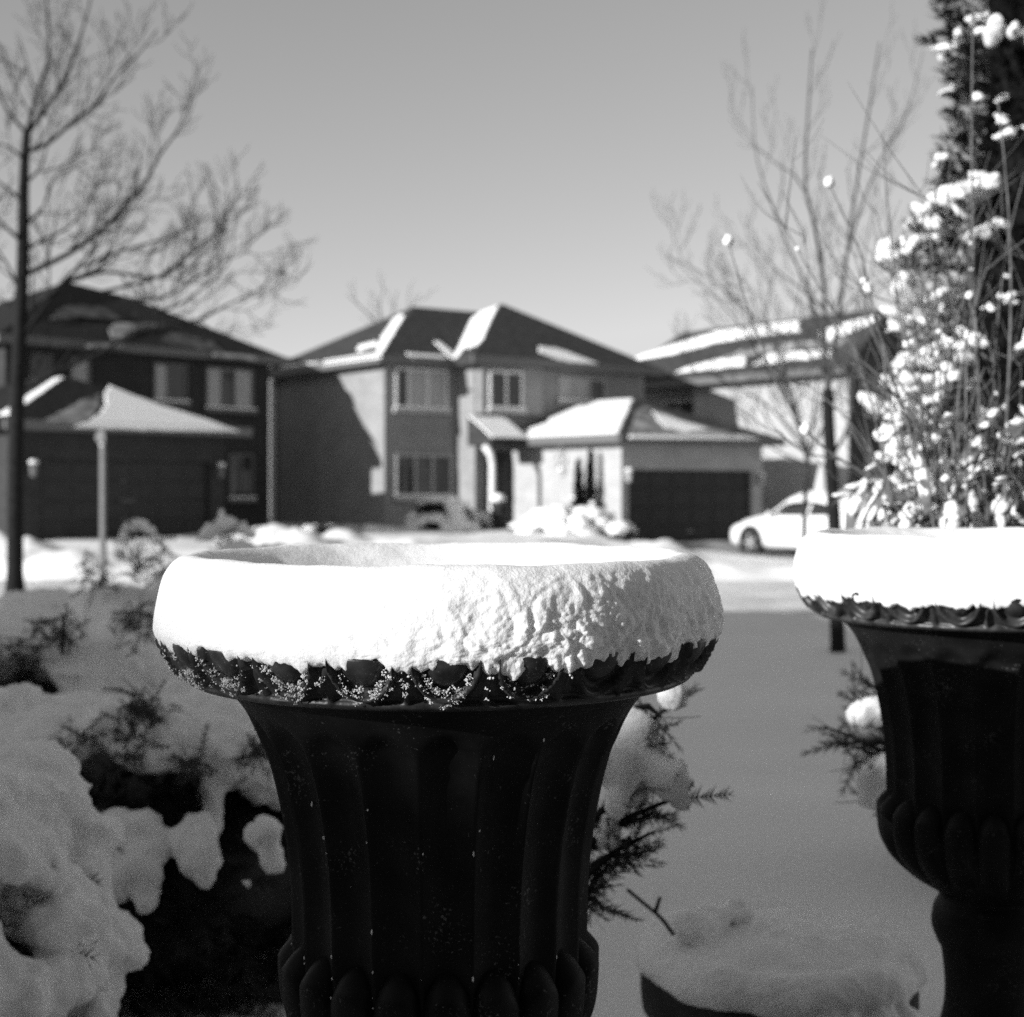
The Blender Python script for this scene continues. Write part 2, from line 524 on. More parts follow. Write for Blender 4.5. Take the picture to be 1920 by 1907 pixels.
class Patches:
    """separate patches of snow, each its own part of the roof"""
    def __init__(s): s.l = []
    def add(s, vs, fs): s.l.append((vs, fs))
    def build(s, name, m, parent):
        for vs, fs in s.l:
            mb = MB(); mb.add(vs, fs); mb.build('snow_patch', m, parent)

# ---- middle house
r2 = empty('brick_house', P2, TH2, 'two storey light brick house with sunlit garage side, middle one of the three houses', 'house')
H2 = House(r2, P2, TH2)
wb = MB()
wb.box(-3.73, 5.2, 6.0, 13.0, -0.3, 5.12)
wb.box(-1.29, 5.19, 5.0, 6.02, -0.3, 5.11)
wb.box(-1.24, 0.95, 4.72, 5.02, 3.7, 5.10)
wb.build('wall', M['brickB'], r2, uv=True)
gw = MB()
DOOR2 = (0.30, 4.85)
gw.box(0, DOOR2[0]-0.05, 0, 0.35, -0.3, 2.78); gw.box(DOOR2[1]+0.05, 5.3, 0, 0.35, -0.3, 2.78)
gw.box(DOOR2[0]-0.05, DOOR2[1]+0.05, 0, 0.35, 2.05, 2.78)
gw.box(0.001, 0.25, 0.35, 5.0, -0.3, 2.775); gw.box(5.05, 5.299, 0.35, 5.0, -0.3, 2.775)
gw.build('garage_wall', M['brickC'], r2, uv=True)
garage_door(H2, 0.14, DOOR2[0]-0.05, DOOR2[1]+0.05, 0.02, 2.05)
for (u, z) in ((0.13, 1.85), (5.12, 1.75)):
    coach_lamp(H2, u, -0.0, z)
rf = MB()
hip(rf, -4.1, 5.6, 5.6, 13.4, 5.28, [(-0.55, 9.5, 7.3), (1.9, 9.5, 7.3)])
hip(rf, -1.66, 5.585, 4.6, 11.8, 5.29, [(1.97, 8.2, 7.44)], 0.205)
rf.add([(-1.8, 4.35, 5.30), (1.45, 4.35, 5.30), (-0.12, 6.0, 6.18), (-1.8, 4.35, 5.10), (1.45, 4.35, 5.10), (1.45, 5.2, 5.30), (-1.8, 5.2, 5.30)],
       [(0,1,2), (3,4,1,0), (1,5,2), (6,0,2), (3,0,6), (4,5,1)])
roof2 = rf.build('roof', M['roof'], r2, uv=True)
gf = MB(); hip(gf, -0.4, 5.7, -0.4, 4.98, 2.98, [(2.65, 2.5, 4.16), (2.65, 4.98, 4.16)], 0.22)
groof = gf.build('garage_roof', M['roof'], r2, uv=True)
# fascia and gutters along the eaves
fb = MB()
for (a, b, c, d, z) in ((-4.16, -1.7, 5.53, 5.60, 5.31), (-1.86, 1.5, 4.28, 4.35, 5.33), (1.5, 5.64, 4.53, 4.60, 5.32), (-4.17, -4.10, 5.6, 13.4, 5.31)):
    fb.box(a, b, c, d, z-0.25, z)
fb.box(-0.45, 5.75, -0.47, -0.4, 2.76, 3.0); fb.box(-0.47, -0.4, -0.4, 4.9, 2.76, 3.0)
fb.build('gutter', M['dim_trim'], r2)
# porch
pb = MB()
pb.add([(-1.75, 3.55, 2.95), (-0.42, 3.55, 2.95), (-0.42, 4.71, 3.6), (-1.75, 4.71, 3.6), (-1.75, 3.55, 2.75), (-0.42, 3.55, 2.75), (-0.42, 4.71, 2.75), (-1.75, 4.71, 2.75)],
       [(0,1,2,3), (4,5,1,0), (7,6,5,4), (3,7,4,0), (1,5,6,2), (2,6,7,3)])
proof = pb.build('porch_roof', M['roof'], r2, uv=True)
po = MB()
po.tube([(-1.6, 3.7, 0.35), (-1.6, 3.7, 0.6), (-1.6, 3.7, 2.2), (-1.62, 3.74, 2.5), (-1.7, 3.9, 2.74)], [0.13, 0.1, 0.09, 0.1, 0.12], 10)
po.build('porch_post', M['white'], r2, True)
dp = MB(); dp.box(-0.95, -0.02, 4.93, 4.995, 0.55, 2.62)
for zz in (0.75, 1.35, 1.95): dp.box(-0.85, -0.53, 4.905, 4.931, zz, zz+0.45); dp.box(-0.45, -0.12, 4.905, 4.931, zz, zz+0.45)
fd = dp.build('front_door', M['dark_door'], r2)
hb = MB(); hb.tube([(-0.88, 4.9, 1.42), (-0.88, 4.86, 1.5), (-0.88, 4.9, 1.58)], 0.012, 6); hb.build('handle', M['metal'], fd)
sp = MB(); sp.box(-1.7, 0.0, 3.5, 5.0, -0.2, 0.52); sp.box(-1.6, -0.1, 3.1, 3.5, -0.2, 0.34); sp.build('porch_step', M['trim'], r2)
# windows
window(H2, 6.0, (744, 696, 834, 762), bars=[0.22, 0.62], frame='white', pane=['glass', 'curtain', 'curtain'])
window(H2, 6.0, (745, 856, 842, 926), bars=[0.33, 0.66], frame='trim', pane='glass')
window(H2, 4.72, (920, 700, 975, 762), mull=1, frame='white', pane='glass')
window(H2, 5.0, (1050, 712, 1130, 748), mull=2, frame='trim', pane=['curtain', 'curtain', 'glass'])
ds = MB(); ds.box(-3.86, -3.735, 12.75, 12.9, 0.3, 5.0); ds.build('sunlit_corner_strip', M['white'], r2)  # white strip standing for a sunlit sliver of the rear corner
# snow on the roofs
LA = [(-4.1, 5.6, 5.28), (-0.55, 9.5, 7.3), (-4.1, 13.4, 5.28)]
FA = [(-4.1, 5.6, 5.28), (-0.55, 9.5, 7.3), (1.9, 9.5, 7.3)]
LB = [(-1.66, 4.6, 5.29), (1.97, 8.2, 7.44), (-1.66, 11.8, 5.29)]
FB_ = [(-1.66, 4.6, 5.29), (1.97, 8.2, 7.44), (5.585, 4.6, 5.29)]
s2 = Patches()
def snowpx(mb, H, tri, px, th=0.07, jit=0.05, seed=0):
    slab(mb, [H.onplane(tri, *p) for p in px], th, jit, seed)
snowpx(s2, H2, LA, [(702, 672), (714, 668), (760, 592), (752, 588), (738, 598), (716, 632)], seed=1)
snowpx(s2, H2, LA, [(668, 655), (672, 648), (706, 640), (712, 648), (690, 652), (672, 661)], 0.05, 0.02, 2)
snowpx(s2, H2, LA, [(606, 684), (716, 670), (716, 660), (606, 677)], 0.06, 0.02, 3)
snowpx(s2, H2, LA, [(512, 695), (600, 684), (600, 679), (540, 684)], 0.05, 0.02, 4)
snowpx(s2, H2, FA, [(770, 672), (840, 676), (838, 668), (760, 662)], 0.06, 0.03, 5)
snowpx(s2, H2, FA, [(812, 640), (846, 672), (850, 662), (822, 640)], 0.06, 0.03, 6)
snowpx(s2, H2, LB, [(846, 676), (862, 648), (884, 598), (904, 584), (936, 572), (914, 616), (908, 634), (886, 662), (874, 650), (860, 668)], 0.08, 0.03, 7)
snowpx(s2, H2, FB_, [(1012, 650), (1040, 652), (1085, 668), (1125, 684), (1040, 680), (1010, 664)], 0.06, 0.05, 8)
snowpx(s2, H2, FB_, [(924, 630), (990, 660), (1000, 668), (985, 664), (922, 636)], 0.05, 0.02, 9)
s2.build('roof_snow', M['snow'], roof2)
s2g = Patches()
LG = [(-0.4, -0.4, 2.98), (2.65, 2.5, 4.16), (2.65, 4.98, 4.16)]
FG = [(-0.4, -0.4, 2.98), (2.65, 2.5, 4.16), (5.7, -0.4, 2.98)]
slab(s2g, [(-0.42, -0.38, 2.98), (2.6, 2.5, 4.15), (2.62, 4.9, 4.16), (1.2, 4.9, 3.6), (0.9, 4.2, 3.5), (-0.42, 4.9, 2.98)], 0.10, 0.03, 10)
d2 = Patches(); snowpx(d2, H2, FG, [(1180, 806), (1194, 770), (1205, 760), (1260, 780), (1320, 798), (1380, 812), (1280, 816), (1180, 813)], 0.03, 0.06, 11); d2.build('roof_snow', M['dust'], groof)
snowpx(s2g, H2, FG, [(1222, 772), (1262, 785), (1330, 806), (1290, 811), (1245, 802)], 0.06, 0.05, 14)
snowpx(s2g, H2, FG, [(1180, 822), (1430, 824), (1400, 817), (1180, 814)], 0.06, 0.03, 12)
s2g.build('roof_snow', M['snow'], groof)
s2p = Patches()
slab(s2p, [(-1.72, 3.56, 2.955), (-0.45, 3.56, 2.955), (-0.45, 4.7, 3.6), (-1.72, 4.7, 3.6)], 0.07, 0.03, 13)
s2p.build('roof_snow', M['snow'], proof)

# ---- left house
TH1 = math.atan2(0.747, 0.665)
K1 = 0.976                       # this house is a little smaller and nearer
P1 = Vector((-7.125, 42.94, 0.038))
r1 = empty('brick_house', P1, TH1, 'dark brick house in shadow behind the bare street tree at the left', 'house')
r1.scale = (K1, K1, K1)
H1 = House(r1, P1, TH1, K1)
wb = MB()
wb.box(-8.6, 0, 0, 9.0, -0.3, 5.28)
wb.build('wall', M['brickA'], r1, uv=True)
gw = MB()
gw.box(-5.9, -5.45, -5.0, -4.7, -0.3, 2.86); gw.box(-11.2, -10.55, -5.0, -4.7, -0.3, 2.86); gw.box(-10.55, -5.9, -5.0, -4.7, 2.2, 2.86)
gw.box(-5.7, -5.451, -4.7, 0, -0.3, 2.855); gw.box(-11.199, -10.9, -4.7, 0, -0.3, 2.855)
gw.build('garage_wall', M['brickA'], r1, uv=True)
garage_door(H1, -4.86, -10.55, -5.9, 0.35, 2.2)
rf = MB(); hip(rf, -9.0, 0.4, -0.4, 9.4, 5.46, [(-4.1, 4.5, 7.75), (-1.9, 4.5, 7.5)])
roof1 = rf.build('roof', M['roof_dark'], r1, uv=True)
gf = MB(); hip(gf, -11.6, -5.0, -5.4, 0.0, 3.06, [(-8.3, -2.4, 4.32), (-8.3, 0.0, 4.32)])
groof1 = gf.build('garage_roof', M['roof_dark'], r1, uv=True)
fb = MB(); fb.box(-9.05, 0.45, -0.47, -0.4, 5.24, 5.47); fb.box(-11.65, -4.95, -5.47, -5.4, 2.84, 3.07); fb.build('gutter', M['dim_trim'], r1)
F1 = [(-9.0, -0.4, 5.46), (-4.1, 4.5, 7.75), (0.4, -0.4, 5.46)]
G1 = [(-11.6, -5.4, 3.06), (-8.3, -2.4, 4.32), (-5.0, -5.4, 3.06)]
s1 = Patches()
d1 = Patches()
snowpx(d1, H1, F1, [(90, 602), (150, 592), (240, 602), (190, 575), (120, 572)], 0.03, 0.08, 24)
snowpx(d1, H1, F1, [(300, 640), (420, 660), (400, 640), (320, 622)], 0.03, 0.08, 27)
snowpx(s1, H1, F1, [(212, 636), (232, 638), (255, 622), (290, 612), (292, 606), (260, 608), (215, 606), (205, 618)], 0.06, 0.05, 21)
snowpx(s1, H1, F1, [(162, 652), (240, 652), (240, 645), (162, 645)], 0.05, 0.02, 22)
snowpx(s1, H1, F1, [(400, 668), (485, 676), (470, 666), (400, 662)], 0.05, 0.02, 23)
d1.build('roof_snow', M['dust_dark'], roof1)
s1.build('roof_snow', M['dust'], roof1)
s1g = Patches()
snowpx(s1g, H1, G1, [(138, 801), (290, 806), (450, 809), (390, 787), (300, 760), (205, 723), (196, 735), (198, 760), (185, 778), (165, 790)], 0.07, 0.03, 25)
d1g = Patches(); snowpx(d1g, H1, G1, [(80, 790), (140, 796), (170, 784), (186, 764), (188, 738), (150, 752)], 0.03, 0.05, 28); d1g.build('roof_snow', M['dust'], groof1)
slab(s1g, [(-11.3, -5.1, 3.17), (-8.35, -2.42, 4.30), (-8.35, -2.0, 4.30), (-11.3, -4.5, 3.17)], 0.08, 0.03, 26)
s1g.build('roof_snow', M['snow'], groof1)
window(H1, 0, (290, 686, 345, 748), bars=[0.42], frame='dim_trim', pane=['curtain', 'glass'])
window(H1, 0, (388, 694, 470, 762), bars=[0.33, 0.6], frame='dim_trim', pane=['curtain', 'glass', 'curtain'])
window(H1, 0, (134, 676, 164, 728), mull=0, frame='dim_trim', pane='curtain')
window(H1, 0, (60, 668, 92, 710), mull=0, frame='dim_trim', pane='glass')
window(H1, 0, (432, 855, 470, 930), mull=1, frame='dim_trim', pane='glass')
coach_lamp(H1, -5.68, -5.0, 1.95, 'dim_trim'); coach_lamp(H1, -10.8, -5.0, 1.95, 'dim_trim')

# ---- right house
P3 = Vector((10.04, 43.69, 0))
r3 = empty('brick_house', P3, TH2, 'pale house with long snowy roof and front gable, partly hidden by the dark cedar', 'house')
H3 = House(r3, P3, TH2)
wb = MB()
wb.box(0, 9, 0, 6.7, -0.3, 5.15); wb.box(0.75, 9.01, 6.69, 12.5, -0.3, 5.14)
wb.add([(-0.02, -0.02, 5.0), (3.3, -0.02, 5.0), (1.6, -0.02, 6.95), (-0.02, 0.4, 5.0), (3.3, 0.4, 5.0), (1.6, 0.4, 6.95)], [(0,1,2), (5,4,3), (0,2,5,3), (1,4,5,2), (0,3,4,1)])
wb.build('wall', M['brickC'], r3, uv=True)
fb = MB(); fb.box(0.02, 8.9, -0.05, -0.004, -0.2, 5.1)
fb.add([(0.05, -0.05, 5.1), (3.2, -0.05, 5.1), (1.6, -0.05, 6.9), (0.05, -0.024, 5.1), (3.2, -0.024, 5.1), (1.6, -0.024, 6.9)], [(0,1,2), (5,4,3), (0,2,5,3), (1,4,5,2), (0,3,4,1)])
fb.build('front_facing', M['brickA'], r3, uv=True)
rf = MB()
hip(rf, 1.7, 9.4, 0.6, 13.0, 5.3, [(5.0, 4.6, 7.15), (5.0, 9.0, 7.15)])
rf.add([(-0.45, -0.35, 5.15), (1.6, -0.35, 7.05), (3.65, -0.35, 5.15), (-0.45, 11.0, 5.15), (3.65, 11.0, 5.15), (1.6, 9.0, 7.05),
        (-0.45, -0.35, 4.98), (3.65, -0.35, 4.98), (-0.45, 11.0, 4.98), (3.65, 11.0, 4.98)],
       [(0, 1, 5, 3), (1, 2, 4, 5), (3, 5, 4), (0, 3, 8, 6), (2, 7, 9, 4), (3, 4, 9, 8), (6, 8, 9, 7), (0, 6, 7, 2, 1)])
roof3 = rf.build('roof', M['roof'], r3, uv=True)
fb = MB(); fb.box(-0.52, -0.45, -0.3, 11.0, 4.95, 5.17); fb.build('gutter', M['dim_trim'], r3)
L3 = [(-0.45, -0.35, 5.15), (1.6, -0.35, 7.05), (-0.45, 9.0, 5.15)]
s3 = Patches(); d3 = Patches()
snowpx(s3, H3, L3, [(1186, 676), (1200, 668), (1262, 648), (1345, 622), (1440, 609), (1500, 602), (1500, 622), (1436, 628), (1350, 642), (1262, 664)], 0.10, 0.10, 31)
snowpx(s3, H3, L3, [(1268, 699), (1340, 692), (1400, 686), (1400, 668), (1350, 676), (1290, 688)], 0.09, 0.08, 32)
snowpx(s3, H3, L3, [(1410, 685), (1560, 668), (1570, 656), (1500, 660), (1440, 664)], 0.07, 0.08, 33)
snowpx(d3, H3, L3, [(1350, 672), (1500, 656), (1580, 645), (1590, 632), (1500, 640), (1400, 652)], 0.04, 0.10, 34)
snowpx(s3, H3, L3, [(1548, 640), (1600, 622), (1650, 596), (1640, 592), (1590, 604), (1530, 626)], 0.08, 0.06, 35)
s3.build('roof_snow', M['snow'], roof3); d3.build('roof_snow', M['dust'], roof3)
fr = MB(); fr.box(0.66, 0.745, 7.3, 9.0, 3.3, 4.6)
fr3 = fr.build('window', M['white'], r3)
q = MB(); q.box(0.64, 0.658, 7.4, 8.1, 3.4, 4.5); q.box(0.64, 0.658, 8.2, 8.9, 3.4, 4.5); q.build('pane', M['glass'], fr3)
window(H3, -0.05, (1630, 715, 1665, 770), mull=1, frame='dim_trim', pane='glass')
window(H3, -0.05, (1625, 860, 1680, 920), mull=1, frame='dim_trim', pane='glass')

# ---- unseen houses added for shade: left one over the near garden, one behind camera
RIDGE = 1.35 + 0.287 * 18 / 0.84
rn = empty('shade_house', (-18, -5.5, 0), 0, 'unseen brick house added at the left to shade the near garden', 'house')
wb = MB(); wb.box(-4.5, 4.5, -10, 10, -0.3, 4.9)
wb.add([(-4.5, -10, 4.9), (4.5, -10, 4.9), (0, -10, RIDGE-0.15), (-4.5, 10, 4.9), (4.5, 10, 4.9), (0, 10, RIDGE-0.15)], [(0,1,2), (5,4,3), (0,2,5,3), (1,4,5,2)])
wb.build('wall', M['brickA'], rn, uv=True)
rf = MB()
nz = (RIDGE-4.9)/4.5
rf.prism([(-5.0, -10.6, 4.9-0.5*nz), (0, -10.6, RIDGE-0.1), (0, 10.6, RIDGE-0.1), (-5.0, 10.6, 4.9-0.5*nz)], (-nz, 0, 1), 0.12)
rf.prism([(5.0, -10.6, 4.9-0.5*nz), (0, -10.6, RIDGE-0.1), (0, 10.6, RIDGE-0.1), (5.0, 10.6, 4.9-0.5*nz)], (nz, 0, 1), 0.12)
rf.build('roof', M['roof'], rn, uv=True)
ro = empty('rear_shade_house', (0, -2.6, 0), 0, 'unseen dark brick house added behind the camera to darken urns and near ground', 'house')  # added out of view to block sky light from behind
wb = MB(); wb.box(-3.6, 9, -8, 0, -0.2, 4.0); wb.build('wall', M['brickA'], ro, uv=True)
rf = MB(); hip(rf, -4.0, 9.4, -8.4, 0.5, 4.2, [(0.5, -4, 6.2), (5, -4, 6.2)]); rf.build('roof', M['roof'], ro, uv=True)
db = MB(); db.box(0.2, 1.2, 0.003, 0.06, 0.55, 2.7); db.build('front_door', M['dark_door'], ro)

# ------------------------------------------------------------ urns
def interp(tab, z):
    for (r0, z0), (r1, z1) in zip(tab, tab[1:]):
        if z0 >= z >= z1:
            t = (z0 - z) / (z0 - z1)
            return r0 + (r1-r0) * t
    return tab[-1][0]
BODY = [(0.205, 1.418), (0.193, 1.405), (0.184, 1.393), (0.176, 1.377), (0.1695, 1.362), (0.163, 1.347), (0.154, 1.3125), (0.146, 1.267), (0.142, 1.222), (0.1405, 1.17), (0.137, 1.14), (0.12, 1.125)]
LOW = [(0.1405, 1.215), (0.140, 1.198), (0.1395, 1.175), (0.1405, 1.148), (0.137, 1.115), (0.126, 1.086), (0.106, 1.062), (0.080, 1.046), (0.068, 1.036), (0.076, 1.018),
       (0.079, 0.994), (0.072, 0.972), (0.0655, 0.957), (0.061, 0.91), (0.064, 0.873), (0.078, 0.83), (0.11, 0.79), (0.132, 0.76), (0.138, 0.74), (0.138, 0.72)]
NF, NE = 20, 24
def spline(tab, n):
    pts = smooth_path([Vector((r, 0, z)) for r, z in tab], n)
    return [(p.x, p.z) for p in pts]

def make_urn():
    root = empty('garden_urn')
    # fluted bowl above, gadrooned bulge and turned stem below, all one casting
    res = NF * 18
    mb = MB()
    prof = spline(BODY, 9)
    rows = []
    for (r, z) in prof:
        row = []
        for i in range(res):
            th = 2*math.pi*i/res
            fr = (i / res * NF) % 1.0
            ch = math.sin(math.pi*fr)
            top = 1.392 - 0.016*(1-ch)
            d = 0.0125 * sm(top + 0.004, top - 0.016, z) * (1 - 0.25*sm(1.30, 1.22, z))
            rr = r - d * ch
            row.append((rr*math.cos(th), rr*math.sin(th), z))
        rows.append(row)
    mb.v = [p for row in rows for p in row]
    mb.f = [(j*res+i, j*res+(i+1) % res, (j+1)*res+(i+1) % res, (j+1)*res+i) for j in range(len(rows)-1) for i in range(res)]
    body = mb.build('bowl', M['urn'], root, True)
    mb = MB(); rows = []
    prof = spline(LOW, 7)
    for (r, z) in prof:
        row = []
        for i in range(res):
            th = 2*math.pi*i/res
            fr = (i / res * NF) % 1.0
            ch = math.sin(math.pi*fr)
            arch = 1.150 + 0.030 * math.sqrt(max(0, 1 - (2*fr-1)**2))
            k = math.sqrt(min(1, max(0, (arch - z) / 0.022)))
            fade = sm(1.055, 1.11, z)
            rr = r + fade * (0.013 * k * math.sqrt(max(0, ch)) - 0.016 * (1-k))
            row.append((rr*math.cos(th), rr*math.sin(th), z))
        rows.append(row)
    mb.v = [p for row in rows for p in row]
    mb.f = [(j*res+i, j*res+(i+1) % res, (j+1)*res+(i+1) % res, (j+1)*res+i) for j in range(len(rows)-1) for i in range(res)]
    mb.build('stem', M['urn'], root, True)
    pb = MB(); pb.box(-0.15, 0.15, -0.15, 0.15, 0.66, 0.722); pb.box(-0.19, 0.19, -0.19, 0.19, 0.30, 0.658)
    pb.build('base', M['urn'], root)
    # rim: egg and dart moulding
    res = NE * 26
    mb = MB(); rows = []
    band = [(0.225, 1.474), (0.252, 1.472), (0.2605, 1.468)]
    nb = 26
    rows_t = [(r, z, None) for r, z in band]
    for j in range(nb+1):
        t = j / nb
        rr = 0.2615 - 0.022*t**1.6; zz = 1.4655 - 0.0405*t
        rows_t.append((rr, zz, t))
    rows_t += [(0.2385, 1.4230, None), (0.233, 1.4200, None), (0.222, 1.4195, None), (0.203, 1.4205, None), (0.19, 1.421, None)]
    for (r, z, t) in rows_t:
        row = []
        for i in range(res):
            th = 2*math.pi*i/res
            off = 0
            if t is not None:
                fr = (i / res * NE) % 1.0 - 0.5
                d = math.sqrt((fr/0.47)**2 + ((t - 0.05)/0.97)**2)
                ring = math.exp(-((d-0.84)/0.09)**2)
                egg = math.sqrt(max(0, 1 - (d/0.6)**2))
                dart = math.exp(-((abs(fr)-0.5)/0.035)**2) * sm(0.15, 0.5, t)
                off = 0.0105*ring + 0.0095*egg + 0.006*dart - 0.006
                off *= sm(1.0, 0.93, t)
            row.append(((r+off)*math.cos(th), (r+off)*math.sin(th), z - 0.3*off))
        rows.append(row)
    mb.v = [p for row in rows for p in row]
    mb.f = [(j*res+i, j*res+(i+1) % res, (j+1)*res+(i+1) % res, (j+1)*res+i) for j in range(len(rows)-1) for i in range(res)]
    mb.build('rim', M['rim'], root, True)
    return root

def frost(parent, seed, n_rim, n_body):
    """loose snow grains clinging to the moulding and along the ribs"""
    rnd = random.Random(seed)
    mb = MB()
    k = 0
    while k < n_rim:
        e = rnd.randrange(NE)
        a0 = 2*math.pi*(e+0.5)/NE
        ang = math.degrees(a0) % 360
        if not (165 < ang < 305): continue
        if ang > 292 and rnd.random() < 0.6: continue
        ph = rnd.gauss(math.pi/2 + 0.1, 0.7)
        d = rnd.choice([0.64, 0.64, 0.82, 0.86]) + rnd.gauss(0, 0.05)
        fr = 0.47*d*math.cos(ph); t = 0.05 + 0.97*d*math.sin(ph)
        if not 0 < t < 0.98: continue
        if rnd.random() < 0.10: fr = 0.5 + rnd.gauss(0, 0.03); t = rnd.uniform(0.1, 0.9)
        th = a0 + fr*2*math.pi/NE
        rr = 0.2615 - 0.022*t**1.6 + (0.0025 if d > 0.75 else -0.0005); zz = 1.4655 - 0.0405*t - 0.001
        for q in range(rnd.choice([1, 3, 6, 10, 16])):
            s = rnd.uniform(0.00025, 0.0008)
            c = Vector((rr*math.cos(th) + rnd.gauss(0, 0.0014), rr*math.sin(th) + rnd.gauss(0, 0.0005), zz + rnd.gauss(0, 0.0011)))
            mb.ball(c, (s*rnd.uniform(0.7, 2.0), s*.7, s*rnd.uniform(0.7, 1.5)), Matrix.Rotation(rnd.uniform(0, 3.1), 3, 'Y'), 1, 0.6, k)
        k += 1
    for _ in range(n_body):
        i = rnd.randrange(NF)
        on_edge = rnd.random() < 0.6
        th = 2*math.pi*(i + (rnd.gauss(0, 0.02) if on_edge else rnd.random()))/NF
        if not (math.pi*1.05 < th % (2*math.pi) < math.pi*1.85): continue
        z = rnd.uniform(1.10, 1.385) if rnd.random() < 0.55 else rnd.uniform(1.09, 1.185)
        if z < 1.18: th = 2*math.pi*(i + rnd.gauss(0, 0.012))/NF; rr = interp(LOW, z) + 0.0015
        else:
            fr = (th/(2*math.pi)*NF) % 1
            rr = interp(BODY, z) - 0.0125*math.sin(math.pi*fr)*0.9 + 0.0005
        s = rnd.uniform(0.0004, 0.0011)
        mb.ball((rr*math.cos(th), rr*math.sin(th), z), (s, s, s*rnd.uniform(0.8, 3.5)), None, 1, 0.5, i)
    o = mb.build('frost_grains', M['cap'], parent, True)
    return tag(o, kind='stuff')

CAP = [(0.0, 1.499), (0.06, 1.498), (0.12, 1.499), (0.165, 1.506), (0.2, 1.5225), (0.222, 1.534), (0.235, 1.537), (0.2475, 1.5325), (0.258, 1.519), (0.2635, 1.499), (0.2664, 1.479), (0.2660, 1.4655), (0.2595, 1.4575), (0.242, 1.456)]
def snow_cap(name, loc, rough_right, seed, res=1100, sag=0.0):
    prof = spline(CAP, 22)
    mb = MB()
    off = Vector((seed*11.3, seed*4.7, seed*2.2))
    np_ = len(prof)
    for j, (r, z) in enumerate(prof):
        a = prof[max(0, j-1)]; b = prof[min(np_-1, j+1)]
        tr, tz = b[0]-a[0], b[1]-a[1]
        ln = math.hypot(tr, tz) or 1
        nr, nz_ = -tz/ln, tr/ln
        if r < 0.2: nr, nz_ = 0, 1
        for i in range(res):
            th = 2*math.pi*i/res
            p = Vector((r*math.cos(th), r*math.sin(th), z))
            az = math.degrees(th) % 360          # 270 faces the camera, 180 the sun side
            rough = (0.18 + 0.82*sm(240, 305, az) * sm(390, 350, az if az > 90 else az+360)) if rough_right else 0.25
            out = sm(0.235, 0.262, r)
            lower = sm(1.525, 1.475, z) * (1 if r > 0.2 else 0)
            k = 0.0022 * noise.fractal(p*14 + off, 1.0, 2.0, 3)
            k += 0.00018 * noise.fractal(p*170 + off, 0.8, 2.0, 2)
            if out > 0:
                amt = rough * out * (0.35 + 0.65*lower)
                q = p * 42 + off
                # crumbly: billows with sharp crests
                wq = q + 0.5*noise.noise_vector(q*0.7)
                bil = abs(noise.noise(wq)) + 0.55*abs(noise.noise(wq*2.1)) + 0.33*abs(noise.noise(wq*4.3)) + 0.18*abs(noise.noise(wq*9))
                k += amt * (0.0062*(bil-0.55) + 0.003*noise.noise(p*22+off) + 0.0013*noise.noise(p*150+off) + 0.0012*noise.noise(p*290+off))
                # ragged hanging lower edge
            dz = 0
            if j > np_-52:
                e = sm(np_-52, np_-22, j)
                dz = e * (0.008*noise.fractal(Vector((math.cos(th)*9, math.sin(th)*9, seed)), 0.9, 2.0, 4) + 0.0035*noise.noise(Vector((math.cos(th)*40, math.sin(th)*40, seed))) - 0.001)
                dz -= sag * e
            mb.v.append((p.x + nr*k*math.cos(th), p.y + nr*k*math.sin(th), p.z + nz_*k + dz))
    mb.f = [(j*res+(i+1) % res, j*res+i, (j+1)*res+i, (j+1)*res+(i+1) % res) for j in range(np_-1) for i in range(res)]
    o = mb.build(name, M['cap'], None, True)
    o.location = loc
    return o

U1 = Vector((-0.069, 1.40, 0)); U2 = Vector((0.661, 2.02, 0))
urn = make_urn()
urn.location = U1
urn.rotation_euler.z = R(-3.6)
tag(urn, 'fluted black urn in sharp focus in the centre foreground', 'urn', 'garden urns')
frost(urn, 3, 520, 130)
urn2 = urn.copy(); COL.objects.link(urn2)
for ch in list(urn.children):
    if ch.name.startswith('frost'): continue
    c = ch.copy(); COL.objects.link(c); c.parent = urn2
urn2.location = U2
urn2.rotation_euler.z = R(11)
tag(urn2, 'blurred black urn cut off by the right edge of the picture', 'urn', 'garden urns')
tag(snow_cap('snow_cap', U1, True, 1), 'thick ring of snow on the sharp central urn, rough on its right side', 'snow cap', 'snow caps on the urns')
c2 = snow_cap('snow_cap', U2, False, 2, 400, 0.006)
tag(c2, 'thick snow on the blurred urn at the right edge', 'snow cap', 'snow caps on the urns')

# ------------------------------------------------------------ planter at the lower right
PD = 2.6
pc = Vector(((1458-960)/F*PD, PD, 0))
pg = terrain(pc.x, pc.y)
pr = empty('planter_pot', (pc.x, pc.y, pg), 0, 'low round dark planter heaped with snow between the two urns', 'planter')
mb = MB(); N = 64
prof = [(0.19, 0.0), (0.2, 0.03), (0.215, 0.13), (0.222, 0.17), (0.24, 0.175), (0.243, 0.2), (0.243, 0.235), (0.235, 0.245), (0.215, 0.243), (0.21, 0.2), (0.0, 0.2)]
for (r, z) in prof:
    for i in range(N):
        a = 2*math.pi*i/N
        mb.v.append((r*math.cos(a), r*math.sin(a), z))
mb.f = [(j*N+i, j*N+(i+1) % N, (j+1)*N+(i+1) % N, (j+1)*N+i) for j in range(len(prof)-1) for i in range(N)]
mb.build('pot', M['pot'], pr, True)
mb = MB()
rnd = random.Random(5)
mb.ball((0, 0, 0.266), (0.228, 0.228, 0.056), None, 3)
